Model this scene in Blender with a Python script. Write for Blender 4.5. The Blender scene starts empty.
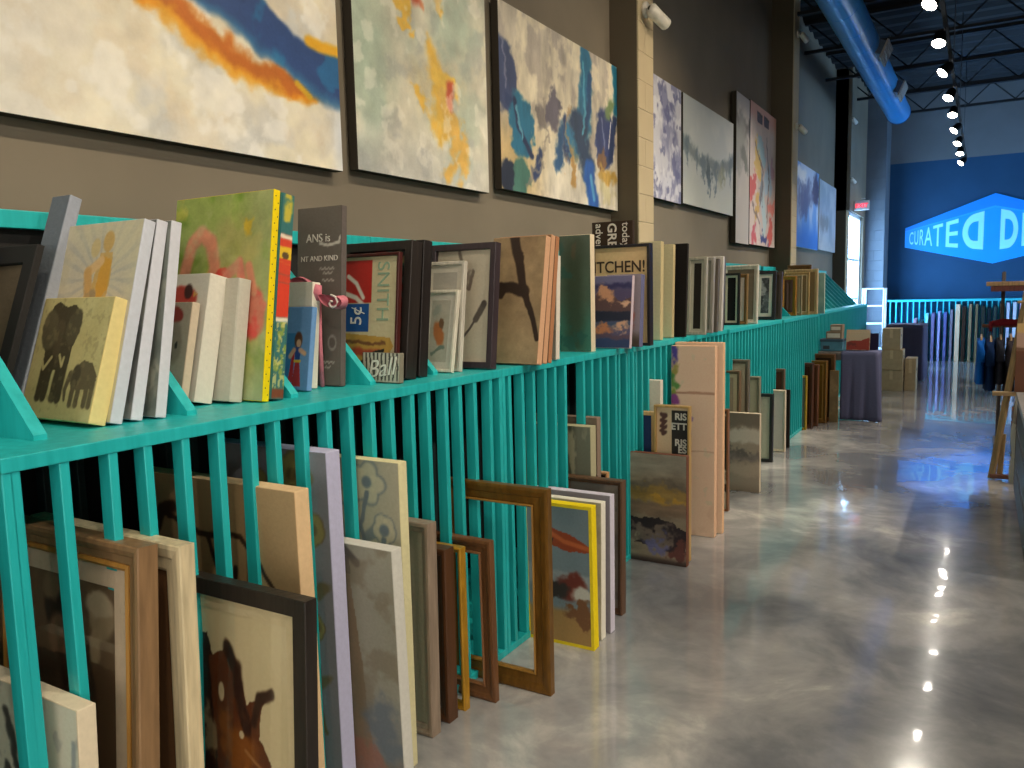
import bpy, bmesh, math, random
import numpy as np
from mathutils import Vector, Matrix, Euler
random.seed(7)
SC = bpy.context.scene
COL = SC.collection
R = math.radians

# ------------------------------------------------------------------ colour / materials
def lin(c):
    return tuple((x / 12.92 if x <= .04045 else ((x + .055) / 1.055) ** 2.4) for x in (v / 255. for v in c))
_mats = {}
def M(c, rough=.6, metal=0., var=.12, scale=18., bump=0., stretch=(1, 1, 1), emit=0., coat=0., spec=.5):
    """procedural material: base colour broken up by object-space noise"""
    key = (tuple(c), rough, metal, var, scale, bump, stretch, emit, coat, spec)
    if key in _mats: return _mats[key]
    m = bpy.data.materials.new('mat_%d_%d_%d' % tuple(int(v) for v in c)); m.use_nodes = True
    nt = m.node_tree; b = nt.nodes['Principled BSDF']; L = nt.links
    b.inputs['Roughness'].default_value = rough; b.inputs['Metallic'].default_value = metal
    b.inputs['Coat Weight'].default_value = coat; b.inputs['Specular IOR Level'].default_value = spec
    l = lin(c)
    tc = nt.nodes.new('ShaderNodeTexCoord'); mp = nt.nodes.new('ShaderNodeMapping')
    mp.inputs['Scale'].default_value = stretch
    L.new(tc.outputs['Object'], mp.inputs['Vector'])
    nz = nt.nodes.new('ShaderNodeTexNoise'); nz.inputs['Scale'].default_value = scale; nz.inputs['Detail'].default_value = 5
    L.new(mp.outputs['Vector'], nz.inputs['Vector'])
    cr = nt.nodes.new('ShaderNodeValToRGB')
    cr.color_ramp.elements[0].position = .3; cr.color_ramp.elements[1].position = .7
    cr.color_ramp.elements[0].color = (*[x * (1 - var) for x in l], 1)
    cr.color_ramp.elements[1].color = (*[min(1, x * (1 + var)) for x in l], 1)
    L.new(nz.outputs['Fac'], cr.inputs['Fac']); L.new(cr.outputs['Color'], b.inputs['Base Color'])
    if bump:
        bp = nt.nodes.new('ShaderNodeBump'); bp.inputs['Strength'].default_value = bump; bp.inputs['Distance'].default_value = .01
        L.new(nz.outputs['Fac'], bp.inputs['Height']); L.new(bp.outputs['Normal'], b.inputs['Normal'])
    if emit:
        b.inputs['Emission Color'].default_value = (*l, 1); b.inputs['Emission Strength'].default_value = emit
    _mats[key] = m
    return m
def wood(c, rough=.45, var=.35): return M(c, rough, 0, var, 9., .15, (6, 6, .7))
def cloth(c): return M(c, .9, 0, .04, 60., .2, spec=.2)

def paint_mat(rough=.55, bump=.25):
    """shows the painted colours of a picture with a faint canvas weave"""
    key = ('paint', rough, bump)
    if key in _mats: return _mats[key]
    m = bpy.data.materials.new('painted_surface'); m.use_nodes = True
    nt = m.node_tree; b = nt.nodes['Principled BSDF']; L = nt.links
    a = nt.nodes.new('ShaderNodeVertexColor'); a.layer_name = 'Col'
    tc = nt.nodes.new('ShaderNodeTexCoord')
    nz = nt.nodes.new('ShaderNodeTexNoise'); nz.inputs['Scale'].default_value = 90; nz.inputs['Detail'].default_value = 4
    L.new(tc.outputs['Object'], nz.inputs['Vector'])
    hs = nt.nodes.new('ShaderNodeMixRGB'); hs.blend_type = 'OVERLAY'; hs.inputs['Fac'].default_value = .12
    L.new(a.outputs['Color'], hs.inputs['Color1']); L.new(nz.outputs['Fac'], hs.inputs['Color2'])
    L.new(hs.outputs['Color'], b.inputs['Base Color'])
    bp = nt.nodes.new('ShaderNodeBump'); bp.inputs['Strength'].default_value = bump; bp.inputs['Distance'].default_value = .003
    L.new(nz.outputs['Fac'], bp.inputs['Height']); L.new(bp.outputs['Normal'], b.inputs['Normal'])
    b.inputs['Roughness'].default_value = rough
    _mats[key] = m
    return m
def glass_mat():
    if 'glass' in _mats: return _mats['glass']
    m = bpy.data.materials.new('picture_glass'); m.use_nodes = True
    nt = m.node_tree; nt.nodes.clear(); L = nt.links
    out = nt.nodes.new('ShaderNodeOutputMaterial'); mx = nt.nodes.new('ShaderNodeMixShader')
    tr = nt.nodes.new('ShaderNodeBsdfTransparent'); gl = nt.nodes.new('ShaderNodeBsdfGlossy')
    gl.inputs['Roughness'].default_value = .03
    lw = nt.nodes.new('ShaderNodeLayerWeight'); lw.inputs['Blend'].default_value = .5
    pw = nt.nodes.new('ShaderNodeMath'); pw.operation = 'POWER'; pw.inputs[1].default_value = 5.; L.new(lw.outputs['Facing'], pw.inputs[0])
    ml = nt.nodes.new('ShaderNodeMath'); ml.operation = 'MULTIPLY_ADD'; ml.inputs[1].default_value = .9; ml.inputs[2].default_value = .04; L.new(pw.outputs[0], ml.inputs[0])
    L.new(ml.outputs[0], mx.inputs[0]); L.new(tr.outputs[0], mx.inputs[1]); L.new(gl.outputs[0], mx.inputs[2])
    L.new(mx.outputs[0], out.inputs[0]); _mats['glass'] = m
    return m

# ------------------------------------------------------------------ mesh helpers
def mesh_obj(name, bm, mat, parent=None, smooth=False):
    me = bpy.data.meshes.new(name); bm.normal_update(); bm.to_mesh(me); bm.free()
    if mat: me.materials.append(mat)
    if smooth:
        for p in me.polygons: p.use_smooth = True
    o = bpy.data.objects.new(name, me); COL.objects.link(o)
    if parent: o.parent = parent
    return o
def add_box(bm, x0, x1, y0, y1, z0, z1, mtx=None):
    vs = [bm.verts.new((x, y, z)) for x in (x0, x1) for y in (y0, y1) for z in (z0, z1)]
    if mtx:
        for v in vs: v.co = mtx @ v.co
    for f in ((0, 1, 3, 2), (4, 6, 7, 5), (0, 4, 5, 1), (2, 3, 7, 6), (0, 2, 6, 4), (1, 5, 7, 3)):
        bm.faces.new([vs[i] for i in f])
    return vs
def bevel_all(bm, w, seg=2):
    bmesh.ops.recalc_face_normals(bm, faces=bm.faces)
    bmesh.ops.bevel(bm, geom=list(bm.edges), offset=w, segments=seg, affect='EDGES', profile=.6)
def box(name, mat, parent, x0, x1, y0, y1, z0, z1, bev=0.):
    bm = bmesh.new(); add_box(bm, x0, x1, y0, y1, z0, z1)
    if bev: bevel_all(bm, bev)
    else: bmesh.ops.recalc_face_normals(bm, faces=bm.faces)
    return mesh_obj(name, bm, mat, parent)
def add_tube(bm, pts, rad, n=10, caps=True):
    pts = [Vector(p) for p in pts]; rings = []
    rr = rad if isinstance(rad, (list, tuple)) else [rad] * len(pts)
    for i, p in enumerate(pts):
        d = ((pts[i + 1] if i < len(pts) - 1 else p) - (pts[i - 1] if i else p)).normalized()
        up = Vector((0, 0, 1)) if abs(d.z) < .9 else Vector((1, 0, 0))
        a = d.cross(up).normalized(); b = d.cross(a)
        rings.append([bm.verts.new(p + (a * math.cos(2 * math.pi * k / n) + b * math.sin(2 * math.pi * k / n)) * rr[i]) for k in range(n)])
    for r0, r1 in zip(rings, rings[1:]):
        for k in range(n): bm.faces.new((r0[k], r0[(k + 1) % n], r1[(k + 1) % n], r1[k]))
    if caps: bm.faces.new(rings[0]); bm.faces.new(rings[-1][::-1])
    bmesh.ops.recalc_face_normals(bm, faces=bm.faces)
def tube(name, mat, parent, pts, rad, n=10, caps=True, smooth=True):
    bm = bmesh.new(); add_tube(bm, pts, rad, n, caps)
    return mesh_obj(name, bm, mat, parent, smooth)
def prism(name, mat, parent, pts, axis, a0, a1):
    """extrude a 2-D outline along axis ('x' or 'y'); pts are the other two coordinates"""
    bm = bmesh.new()
    f = (lambda a, p: (a, p[0], p[1])) if axis == 'x' else (lambda a, p: (p[0], a, p[1]))
    v0 = [bm.verts.new(f(a0, p)) for p in pts]; v1 = [bm.verts.new(f(a1, p)) for p in pts]
    n = len(pts)
    bm.faces.new(v0); bm.faces.new(v1[::-1])
    for i in range(n): bm.faces.new((v0[i], v0[(i + 1) % n], v1[(i + 1) % n], v1[i]))
    bmesh.ops.recalc_face_normals(bm, faces=bm.faces)
    return mesh_obj(name, bm, mat, parent)
def ring(name, mat, parent, w, h, prof, x0=0., z0=0.):
    """mitred frame: closed profile of (inset, depth) swept round a w x h rectangle whose lower right corner is (x0, z0)"""
    bm = bmesh.new(); loops = []
    for d, y in prof:
        loops.append([bm.verts.new(c) for c in ((x0 - w + d, y, z0 + d), (x0 - d, y, z0 + d), (x0 - d, y, z0 + h - d), (x0 - w + d, y, z0 + h - d))])
    for i in range(len(loops)):
        a, b = loops[i], loops[(i + 1) % len(loops)]
        for k in range(4): bm.faces.new((a[k], a[(k + 1) % 4], b[(k + 1) % 4], b[k]))
    bmesh.ops.recalc_face_normals(bm, faces=bm.faces)
    return mesh_obj(name, bm, mat, parent)
def tag(o, label, cat, group=None, kind=None):
    o['label'] = label; o['category'] = cat
    if group: o['group'] = group
    if kind: o['kind'] = kind
    return o
def thing(name, label, cat, loc=(0, 0, 0), group=None, rot=(0, 0, 0)):
    o = bpy.data.objects.new(name, None); COL.objects.link(o); o.empty_display_size = .1
    o.location = loc; o.rotation_euler = rot
    return tag(o, label, cat, group)
def struct(name, bm, mat):
    bmesh.ops.recalc_face_normals(bm, faces=bm.faces)
    o = mesh_obj(name, bm, mat); o['kind'] = 'structure'
    return o
def struct_box(name, mat, *d):
    bm = bmesh.new(); add_box(bm, *d); return struct(name, bm, mat)
def text_obj(name, body, mat, parent, x, y, z, size, rot=0., depth=.001, align='LEFT', sx=1., shear=0., bold=0.):
    cu = bpy.data.curves.new(name, 'FONT'); cu.body = body; cu.size = size; cu.extrude = depth; cu.align_x = align; cu.shear = shear; cu.offset = bold * size if bold else 0
    t = bpy.data.objects.new(name, cu); COL.objects.link(t)
    bpy.context.view_layer.update()
    me = bpy.data.meshes.new_from_object(t.evaluated_get(bpy.context.evaluated_depsgraph_get()))
    COL.objects.unlink(t); bpy.data.objects.remove(t)
    me.materials.clear(); me.materials.append(mat)
    me.transform(Matrix.Translation((x, y, z)) @ Matrix.Rotation(rot, 4, 'Y') @ Matrix.Rotation(R(90), 4, 'X') @ Matrix.Diagonal((sx, 1, 1, 1)))
    o = bpy.data.objects.new(name, me); COL.objects.link(o); o.parent = parent
    return o

# ------------------------------------------------------------------ painting helpers (pictures are painted as colours on a fine grid)
def A(*c): return np.array(c, float)
_ng = {}
def vnoise(u, v, seed):
    if seed not in _ng: _ng[seed] = np.random.RandomState(seed).rand(64, 64)
    g = _ng[seed]; iu = np.floor(u).astype(int); iv = np.floor(v).astype(int); fu = u - iu; fv = v - iv
    fu = fu * fu * (3 - 2 * fu); fv = fv * fv * (3 - 2 * fv)
    q = lambda a, b: g[a % 64, b % 64]
    return (q(iu, iv) * (1 - fu) + q(iu + 1, iv) * fu) * (1 - fv) + (q(iu, iv + 1) * (1 - fu) + q(iu + 1, iv + 1) * fu) * fv
def fbm(u, v, s, seed=1, o=4, su=1., sv=1.):
    t = 0; a = .5; n = 0
    for i in range(o):
        t = t + a * vnoise(u * s * su * 2 ** i + 7.3 * i, v * s * sv * 2 ** i + 3.1 * i, seed + i); n += a; a *= .5
    return t / n
def sm(x, a, b):
    t = np.clip((x - a) / (b - a), 0, 1); return t * t * (3 - 2 * t)
class P:
    """a picture being painted: u to the right, v up, both 0..1; ar = width / height"""
    def __init__(s, u, v, ar, bg):
        s.u, s.v, s.ar = u, v, ar
        s.c = np.ones(u.shape + (3,)) * A(*bg)
    def put(s, m, col):
        col = A(*col); s.c = s.c * (1 - m[..., None]) + col * m[..., None]; return s
    def wob(s, amt, sc=6, seed=11):
        k = s.ar
        return (s.u + ((fbm(s.u * k, s.v, sc, seed) - .5) + (fbm(s.u * k, s.v, sc * 4, seed + 3) - .5) * .5) * amt,
                s.v + ((fbm(s.u * k, s.v, sc, seed + 9) - .5) + (fbm(s.u * k, s.v, sc * 4, seed + 5) - .5) * .5) * amt)
    def brush(s, amt=.10, su=1., sv=1., seed=40):
        n = (fbm(s.u * s.ar, s.v, 16, seed, 4, su, sv) - .5) * 2 * amt + (fbm(s.u * s.ar, s.v, 5, seed + 8, 3) - .5) * amt
        s.c = s.c * (1 + n[..., None]); return s
    def ell(s, cx, cy, rx, ry, col, rot=0, soft=.15, wob=.0, op=1., seed=11):
        u, v = s.wob(wob, 6, seed); x = (u - cx) * s.ar; y = v - cy; c, n = math.cos(R(rot)), math.sin(R(rot))
        d = np.sqrt(((x * c + y * n) / (rx * s.ar)) ** 2 + ((-x * n + y * c) / ry) ** 2)
        return s.put((1 - sm(d, 1 - soft, 1 + soft)) * op, col)
    def line(s, pts, w, col, soft=.4, wob=.0, op=1., taper=None, seed=11):
        u, v = s.wob(wob, 6, seed); m = np.zeros(s.u.shape); n = len(pts) - 1
        for i in range(n):
            (x0, y0), (x1, y1) = pts[i], pts[i + 1]
            ax, ay = (u - x0) * s.ar, v - y0; bx, by = (x1 - x0) * s.ar, y1 - y0
            t = np.clip((ax * bx + ay * by) / (bx * bx + by * by + 1e-9), 0, 1)
            d = np.sqrt((ax - t * bx) ** 2 + (ay - t * by) ** 2)
            ww = w if taper is None else w * (1 + (taper - 1) * (i + t) / n)
            m = np.maximum(m, 1 - sm(d / ww, 1 - soft, 1 + soft))
        return s.put(m * op, col)
    def poly(s, pts, col, wob=.0, op=1., seed=11):
        u, v = s.wob(wob, 6, seed); ins = np.zeros(u.shape, bool); n = len(pts)
        for i in range(n):
            (x0, y0), (x1, y1) = pts[i], pts[(i + 1) % n]
            if y0 == y1: continue
            ins ^= ((y0 > v) != (y1 > v)) & (u < (x1 - x0) * (v - y0) / (y1 - y0) + x0)
        return s.put(ins * op, col)
    def mottle(s, col, sc, thr=.5, soft=.12, op=1., seed=3, su=1., sv=1.):
        return s.put(sm(fbm(s.u * s.ar, s.v, sc, seed, 5, su, sv), thr - soft, thr + soft) * op, col)
    def grad(s, v0, v1, col, wob=.05, op=1., seed=5):
        u, v = s.wob(wob, 5, seed); return s.put(sm(v, v0, v1) * op, col)
    def band(s, v0, v1, col, soft=.02, wob=.05, op=1., seed=5):
        u, v = s.wob(wob, 5, seed); return s.put(sm(v, v0 - soft, v0 + soft) * (1 - sm(v, v1 - soft, v1 + soft)) * op, col)
def painted(name, fn, parent, w, h, y=-.0012, x0=0., z0=0., res=None, mat=None):
    """front face of a picture: grid in the XZ plane, lower right corner at (x0, z0), facing -Y"""
    nx, nz = res or (max(8, min(170, int(w * 260))), max(8, min(190, int(h * 200))))
    U, V = np.meshgrid(np.linspace(0, 1, nx + 1), np.linspace(0, 1, nz + 1))
    c = np.clip(fn(U, V, w / h), 0, 255) / 255.
    c = np.where(c <= .04045, c / 12.92, ((c + .055) / 1.055) ** 2.4)
    co = np.stack([x0 - w + U * w, np.full(U.shape, y), z0 + V * h], -1).reshape(-1, 3)
    i = np.arange((nx + 1) * (nz + 1)).reshape(nz + 1, nx + 1)
    f = np.stack([i[:-1, :-1], i[:-1, 1:], i[1:, 1:], i[1:, :-1]], -1).reshape(-1, 4)
    me = bpy.data.meshes.new(name)
    me.from_pydata(co.tolist(), [], f.tolist())
    at = me.color_attributes.new('Col', 'FLOAT_COLOR', 'POINT')
    at.data.foreach_set('color', np.concatenate([c.reshape(-1, 3), np.ones((co.shape[0], 1))], 1).astype(np.float32).ravel())
    me.materials.append(mat or paint_mat())
    o = bpy.data.objects.new(name, me); COL.objects.link(o)
    if parent: o.parent = parent
    return o

# ------------------------------------------------------------------ art builders
def root_at(name, label, cat, group, X, Y, z0, t, lean, yaw=0.):
    dz = t * math.sin(R(lean)) if lean > 0 else 0
    return thing(name, label, cat, (X, Y, z0 + dz + .0005), group, (R(-lean), 0, R(yaw)))
def canvas(label, X, Y, z0, w, h, t, lean=0., paint=None, edge=(225, 220, 205), group=None, name='canvas_painting', cat='painting', res=None, yaw=0.):
    o = root_at(name, label, cat, group, X, Y, z0, t, lean, yaw)
    bm = bmesh.new(); add_box(bm, -w, 0, 0, t, 0, h); bevel_all(bm, min(.003, t * .2), 2)
    mesh_obj('wrapped_canvas', bm, cloth(edge), o)
    if callable(paint): painted('painted_front', paint, o, w - .004, h - .004, -.0012, -.002, .002, res)
    elif paint: box('painted_front', cloth(paint), o, -w + .002, -.002, -.0012, 0, .002, h - .002)
    return o
def prof(b, t, step=True):
    if not step: return [(0, t), (0, .002), (.002, 0), (b - .002, 0), (b, .002), (b, t)]
    return [(0, t), (0, .004), (.003, .001), (.012 if b > .03 else b * .3, 0), (b * .45, .004), (b * .55, .009), (b * .9, .012), (b, .016), (b, t)]
def framed(label, X, Y, z0, w, h, t, lean, bar, fcol, liner=None, mat=None, pic=None, glass=False, group=None, name='framed_picture', cat='picture', metal=0., step=True, side=None, yaw=0., res=None, gl=False, fm=None):
    o = root_at(name, label, cat, group, X, Y, z0, t, lean, yaw)
    ring('frame', fm or (M(fcol, .35, metal, .25, 12, .1, (4, 4, 1)) if metal else wood(fcol, .4, .22)), o, w, h, prof(bar, t, step))
    i = bar
    if liner:
        lc, lw = liner
        ring('liner', wood(lc, .4, .2), o, w - 2 * i + .004, h - 2 * i + .004, [(0, t * .8), (0, .010), (lw * .5, .007), (lw, .014), (lw, t * .8)], -i + .002, i - .002)
        i += lw - .002
    pw, ph = w - 2 * i, h - 2 * i
    if mat:
        mc, mw = mat
        ring('mat_board', cloth(mc), o, pw + .004, ph + .004, [(0, t * .7), (0, .018), (mw, .018), (mw, t * .7)], -i + .002, i - .002)
        i += mw; pw, ph = w - 2 * i, h - 2 * i
    if pic is not None:
        if callable(pic): painted('picture', pic, o, pw + .004, ph + .004, min(.021, t * .75), -i + .002, i - .002, res)
        else: box('picture', cloth(pic), o, -w + i - .002, -i + .002, min(.021, t * .75), min(.021, t * .75) + .002, i - .002, h - i + .002)
        box('backing', cloth((120, 95, 70)), o, -w + bar * .7, -bar * .7, t * .82, t * .98, bar * .7, h - bar * .7)
    if glass:
        box('glass', glass_mat(), o, -w + bar - .002, -bar + .002, .013, .015, bar - .002, h - bar + .002)
    return o
# light levels
DAYL = 15.; DAYR = 15.; FILLB = 2.1; BULBE = 40.; SPF = 85.; SPN = 60.; SPR = 190.; EXPO = .34
# ------------------------------------------------------------------ camera (about eye height, looking along the left wall)
cam = bpy.data.cameras.new('camera'); co = bpy.data.objects.new('camera', cam); COL.objects.link(co)
cam.sensor_width = 36; cam.lens = 36 * 800 / 1024; cam.clip_start = .05
co.matrix_world = Matrix(((0.86224971, -0.03707121, 0.5051249, 0), (0.50596773, 0.10803962, -0.85575937, 0), (-0.02284947, 0.99345517, 0.11191397, 1.5), (0, 0, 0, 1)))
SC.camera = co

# ------------------------------------------------------------------ the room
XW = -2.40; YF = 18.55; ZC = 5.30; XR = 6.5; YB = -4.0
def wall_mat(c, block=False, rough=.75):
    m = bpy.data.materials.new('painted_wall'); m.use_nodes = True; nt = m.node_tree; b = nt.nodes['Principled BSDF']; L = nt.links
    b.inputs['Roughness'].default_value = rough; b.inputs['Specular IOR Level'].default_value = .25
    tc = nt.nodes.new('ShaderNodeTexCoord'); l = lin(c)
    nz = nt.nodes.new('ShaderNodeTexNoise'); nz.inputs['Scale'].default_value = 2.2; nz.inputs['Detail'].default_value = 6
    L.new(tc.outputs['Object'], nz.inputs['Vector'])
    cr = nt.nodes.new('ShaderNodeValToRGB'); cr.color_ramp.elements[0].position = .3; cr.color_ramp.elements[1].position = .7
    cr.color_ramp.elements[0].color = (*[x * .93 for x in l], 1); cr.color_ramp.elements[1].color = (*[x * 1.07 for x in l], 1)
    L.new(nz.outputs['Fac'], cr.inputs['Fac']); L.new(cr.outputs['Color'], b.inputs['Base Color'])
    if block:
        sp = nt.nodes.new('ShaderNodeSeparateXYZ'); L.new(tc.outputs['Object'], sp.inputs[0])
        ad = nt.nodes.new('ShaderNodeMath'); ad.operation = 'ADD'; L.new(sp.outputs['X'], ad.inputs[0]); L.new(sp.outputs['Y'], ad.inputs[1])
        cb = nt.nodes.new('ShaderNodeCombineXYZ'); L.new(ad.outputs[0], cb.inputs[0]); L.new(sp.outputs['Z'], cb.inputs[1])
        br = nt.nodes.new('ShaderNodeTexBrick'); br.inputs['Scale'].default_value = 1; br.inputs['Brick Width'].default_value = .4; br.inputs['Row Height'].default_value = .2
        br.inputs['Mortar Size'].default_value = .006; br.inputs['Mortar Smooth'].default_value = .6
        br.inputs['Color1'].default_value = br.inputs['Color2'].default_value = (1, 1, 1, 1); br.inputs['Mortar'].default_value = (0, 0, 0, 1)
        L.new(cb.outputs[0], br.inputs['Vector'])
        bp = nt.nodes.new('ShaderNodeBump'); bp.inputs['Strength'].default_value = .8; bp.inputs['Distance'].default_value = .01
        L.new(br.outputs['Color'], bp.inputs['Height']); L.new(bp.outputs['Normal'], b.inputs['Normal'])
    return m
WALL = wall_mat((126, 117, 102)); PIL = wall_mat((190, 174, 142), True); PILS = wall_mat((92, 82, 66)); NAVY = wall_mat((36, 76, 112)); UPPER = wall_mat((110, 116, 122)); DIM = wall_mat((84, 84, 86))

def floor_mat():
    m = bpy.data.materials.new('polished_concrete'); m.use_nodes = True; nt = m.node_tree; b = nt.nodes['Principled BSDF']; L = nt.links
    tc = nt.nodes.new('ShaderNodeTexCoord')
    wn = nt.nodes.new('ShaderNodeTexNoise'); wn.inputs['Scale'].default_value = 1.4; wn.inputs['Detail'].default_value = 3
    L.new(tc.outputs['Object'], wn.inputs['Vector'])
    sb = nt.nodes.new('ShaderNodeVectorMath'); sb.operation = 'MULTIPLY_ADD'; sb.inputs[1].default_value = (.4, .4, .4); L.new(wn.outputs['Color'], sb.inputs[0]); L.new(tc.outputs['Object'], sb.inputs[2])
    mx = sb
    n1 = nt.nodes.new('ShaderNodeTexNoise'); n1.inputs['Scale'].default_value = 1.15; n1.inputs['Detail'].default_value = 9; n1.inputs['Roughness'].default_value = .6; n1.inputs['Distortion'].default_value = .25
    L.new(mx.outputs[0], n1.inputs['Vector'])
    cr = nt.nodes.new('ShaderNodeValToRGB'); e = cr.color_ramp.elements
    e[0].position = .33; e[0].color = (*lin((102, 104, 108)), 1); e[1].position = .70; e[1].color = (*lin((232, 226, 216)), 1)
    q = e.new(.45); q.color = (*lin((132, 133, 135)), 1); q = e.new(.58); q.color = (*lin((172, 170, 167)), 1)
    L.new(n1.outputs['Fac'], cr.inputs['Fac']); L.new(cr.outputs['Color'], b.inputs['Base Color'])
    b.inputs['Roughness'].default_value = .16; b.inputs['Specular IOR Level'].default_value = .5
    b.inputs['Coat Weight'].default_value = .6; b.inputs['Coat Roughness'].default_value = .035
    bn = nt.nodes.new('ShaderNodeTexNoise'); bn.inputs['Scale'].default_value = 3.5; bn.inputs['Detail'].default_value = 2
    L.new(tc.outputs['Object'], bn.inputs['Vector'])
    bp = nt.nodes.new('ShaderNodeBump'); bp.inputs['Strength'].default_value = .05; bp.inputs['Distance'].default_value = .03
    L.new(bn.outputs['Fac'], bp.inputs['Height']); L.new(bp.outputs['Normal'], b.inputs['Normal']); L.new(bp.outputs['Normal'], b.inputs['Coat Normal'])
    return m
struct_box('floor', floor_mat(), XW, XR, YB, YF, -.1, 0)
struct_box('wall_left', WALL, XW - .12, XW, YB, 15.60, 0, ZC + .12)
struct_box('wall_far', NAVY, XW - .5, XR, YF, YF + .12, 0, 3.97)
struct_box('wall_far_upper', UPPER, XW - .5, XR, YF, YF + .12, 3.97, ZC + .12)
struct_box('wall_back', DIM, XW, XR, YB - .12, YB, 0, ZC + .12)
# last bay of the left wall: set forward, with a tall window
XB = -2.13
struct_box('wall_left_bay_sill', WALL, XB - .39, XB, 15.60, 17.75, 0, .45)
struct_box('wall_left_bay_head', WALL, XB - .39, XB, 15.60, 17.75, 2.85, ZC + .12)
struct_box('wall_left_bay_side', WALL, XB - .39, XB, 17.45, 17.75, .45, 2.85)
def pilaster(name, x, y0, y1):
    o = bpy.data.objects.new(name, None); COL.objects.link(o); o['kind'] = 'structure'; o.location = (XW, (y0 + y1) / 2, 0)
    d = (y1 - y0) / 2; w = x - XW
    box('shade_toned_sides', PILS, o, 0, w - .012, -d, d, 0, ZC); box('block_face', PIL, o, w - .012, w, -d, d, 0, ZC, .003)  # side colour darkened to hold the shade on the side faces
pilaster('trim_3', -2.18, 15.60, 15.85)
struct_box('trim_4', wall_mat((104, 112, 122), True), XB - .39, -1.77, 17.75, YF, 0, ZC)
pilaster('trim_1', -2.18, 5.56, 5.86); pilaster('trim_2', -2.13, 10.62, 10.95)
# window in the bay: white frame, lit panes
DAY = M((165, 212, 255), .3, 0, .02, 2., emit=DAYL)
def window(name, x, y0, y1, z0, z1, mull_y, mull_z, sgn):
    o = bpy.data.objects.new(name, None); COL.objects.link(o); o['kind'] = 'structure'; o.location = (x, (y0 + y1) / 2, z0)
    ly = (y1 - y0) / 2; h = z1 - z0; WH = M((225, 232, 240), .4)
    bm = bmesh.new()
    for a in ((-ly, -ly + .07, 0, h), (ly - .07, ly, 0, h), (-ly, ly, 0, .07), (-ly, ly, h - .07, h)): add_box(bm, -.05, .05, *a)
    for q in mull_y: add_box(bm, -.035, .035, q - .025, q + .025, .05, h - .05)
    for q in mull_z: add_box(bm, -.035, .035, -ly + .05, ly - .05, q - .025, q + .025)
    mesh_obj('window_frame', bm, WH, o)
    box('window_pane', DAY, o, -.012, -.008, -ly + .05, ly - .05, .05, h - .05)
    return o
window('window_1', XB - .10, 15.85, 17.45, .45, 2.85, [0.1], [.80, 1.55], 1)
# right wall with the shop windows that light the far end
struct_box('wall_right_near', DIM, XR, XR + .12, YB, 13.5, 0, ZC + .12)
struct_box('wall_right_sill', DIM, XR, XR + .12, 13.5, YF, 0, .2)
struct_box('wall_right_head', DIM, XR, XR + .12, 13.5, YF, 1.9, ZC + .12)
struct_box('wall_light_block', DIM, 1.5, XR, 13.35, 13.5, 0, ZC)  # unseen partition added to keep window light off the left wall
DAY2 = M((165, 212, 255), .3, 0, .02, 2., emit=DAYR)
DAY = DAY2
window('window_2', XR + .06, 13.5, YF, .2, 1.9, [-1.2, 0, 1.2], [1.2], -1)
# unseen window added behind the photographer as soft front fill
DAY = M((255, 244, 228), .3, 0, .02, 2., emit=FILLB)
o = window('window_fill', 2.0, YB - 4.1, YB + 4.1, .5, 3.3, [-2.2, 0, 2.2], [2.1], 1); o.location = (2.0, YB + .05, .5); o.rotation_euler = (0, 0, R(90))

# ceiling: dark corrugated deck on joists
CEIL = M((22, 28, 36), .8, 0, .2, 4.); JOI = M((20, 22, 27), .6, .2, .2)
bm = bmesh.new(); n = 220; ys = [YB + (YF - YB) * i / n for i in range(n + 1)]
for i, y in enumerate(ys):
    z = ZC + (.0 if (i // 2) % 2 else .05)
    bm.verts.new((XW, y, z)); bm.verts.new((XR, y, z))
bm.verts.ensure_lookup_table()
for i in range(n): bm.faces.new((bm.verts[2 * i], bm.verts[2 * i + 1], bm.verts[2 * i + 3], bm.verts[2 * i + 2]))
o = struct('ceiling', bm, CEIL)
def joist(y):
    bm = bmesh.new()
    add_box(bm, XW + .02, XR - .02, y - .04, y + .04, ZC - .05, ZC); add_box(bm, XW + .02, XR - .02, y - .03, y + .03, ZC - .45, ZC - .41)
    x = XW + .1; k = 0
    while x < XR - .6:
        z = (ZC - .05, ZC - .41) if k % 2 == 0 else (ZC - .41, ZC - .05)
        add_tube(bm, [(x, y, z[0]), (x + .38, y, z[1])], .012, 5); x += .38; k += 1
    return bm
for i, y in enumerate((7.2, 9., 10.8, 12.6, 14.4, 16.2, 18.0)):
    o = mesh_obj('trim_%d' % (5 + i), joist(y), JOI); o['kind'] = 'structure'

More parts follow.
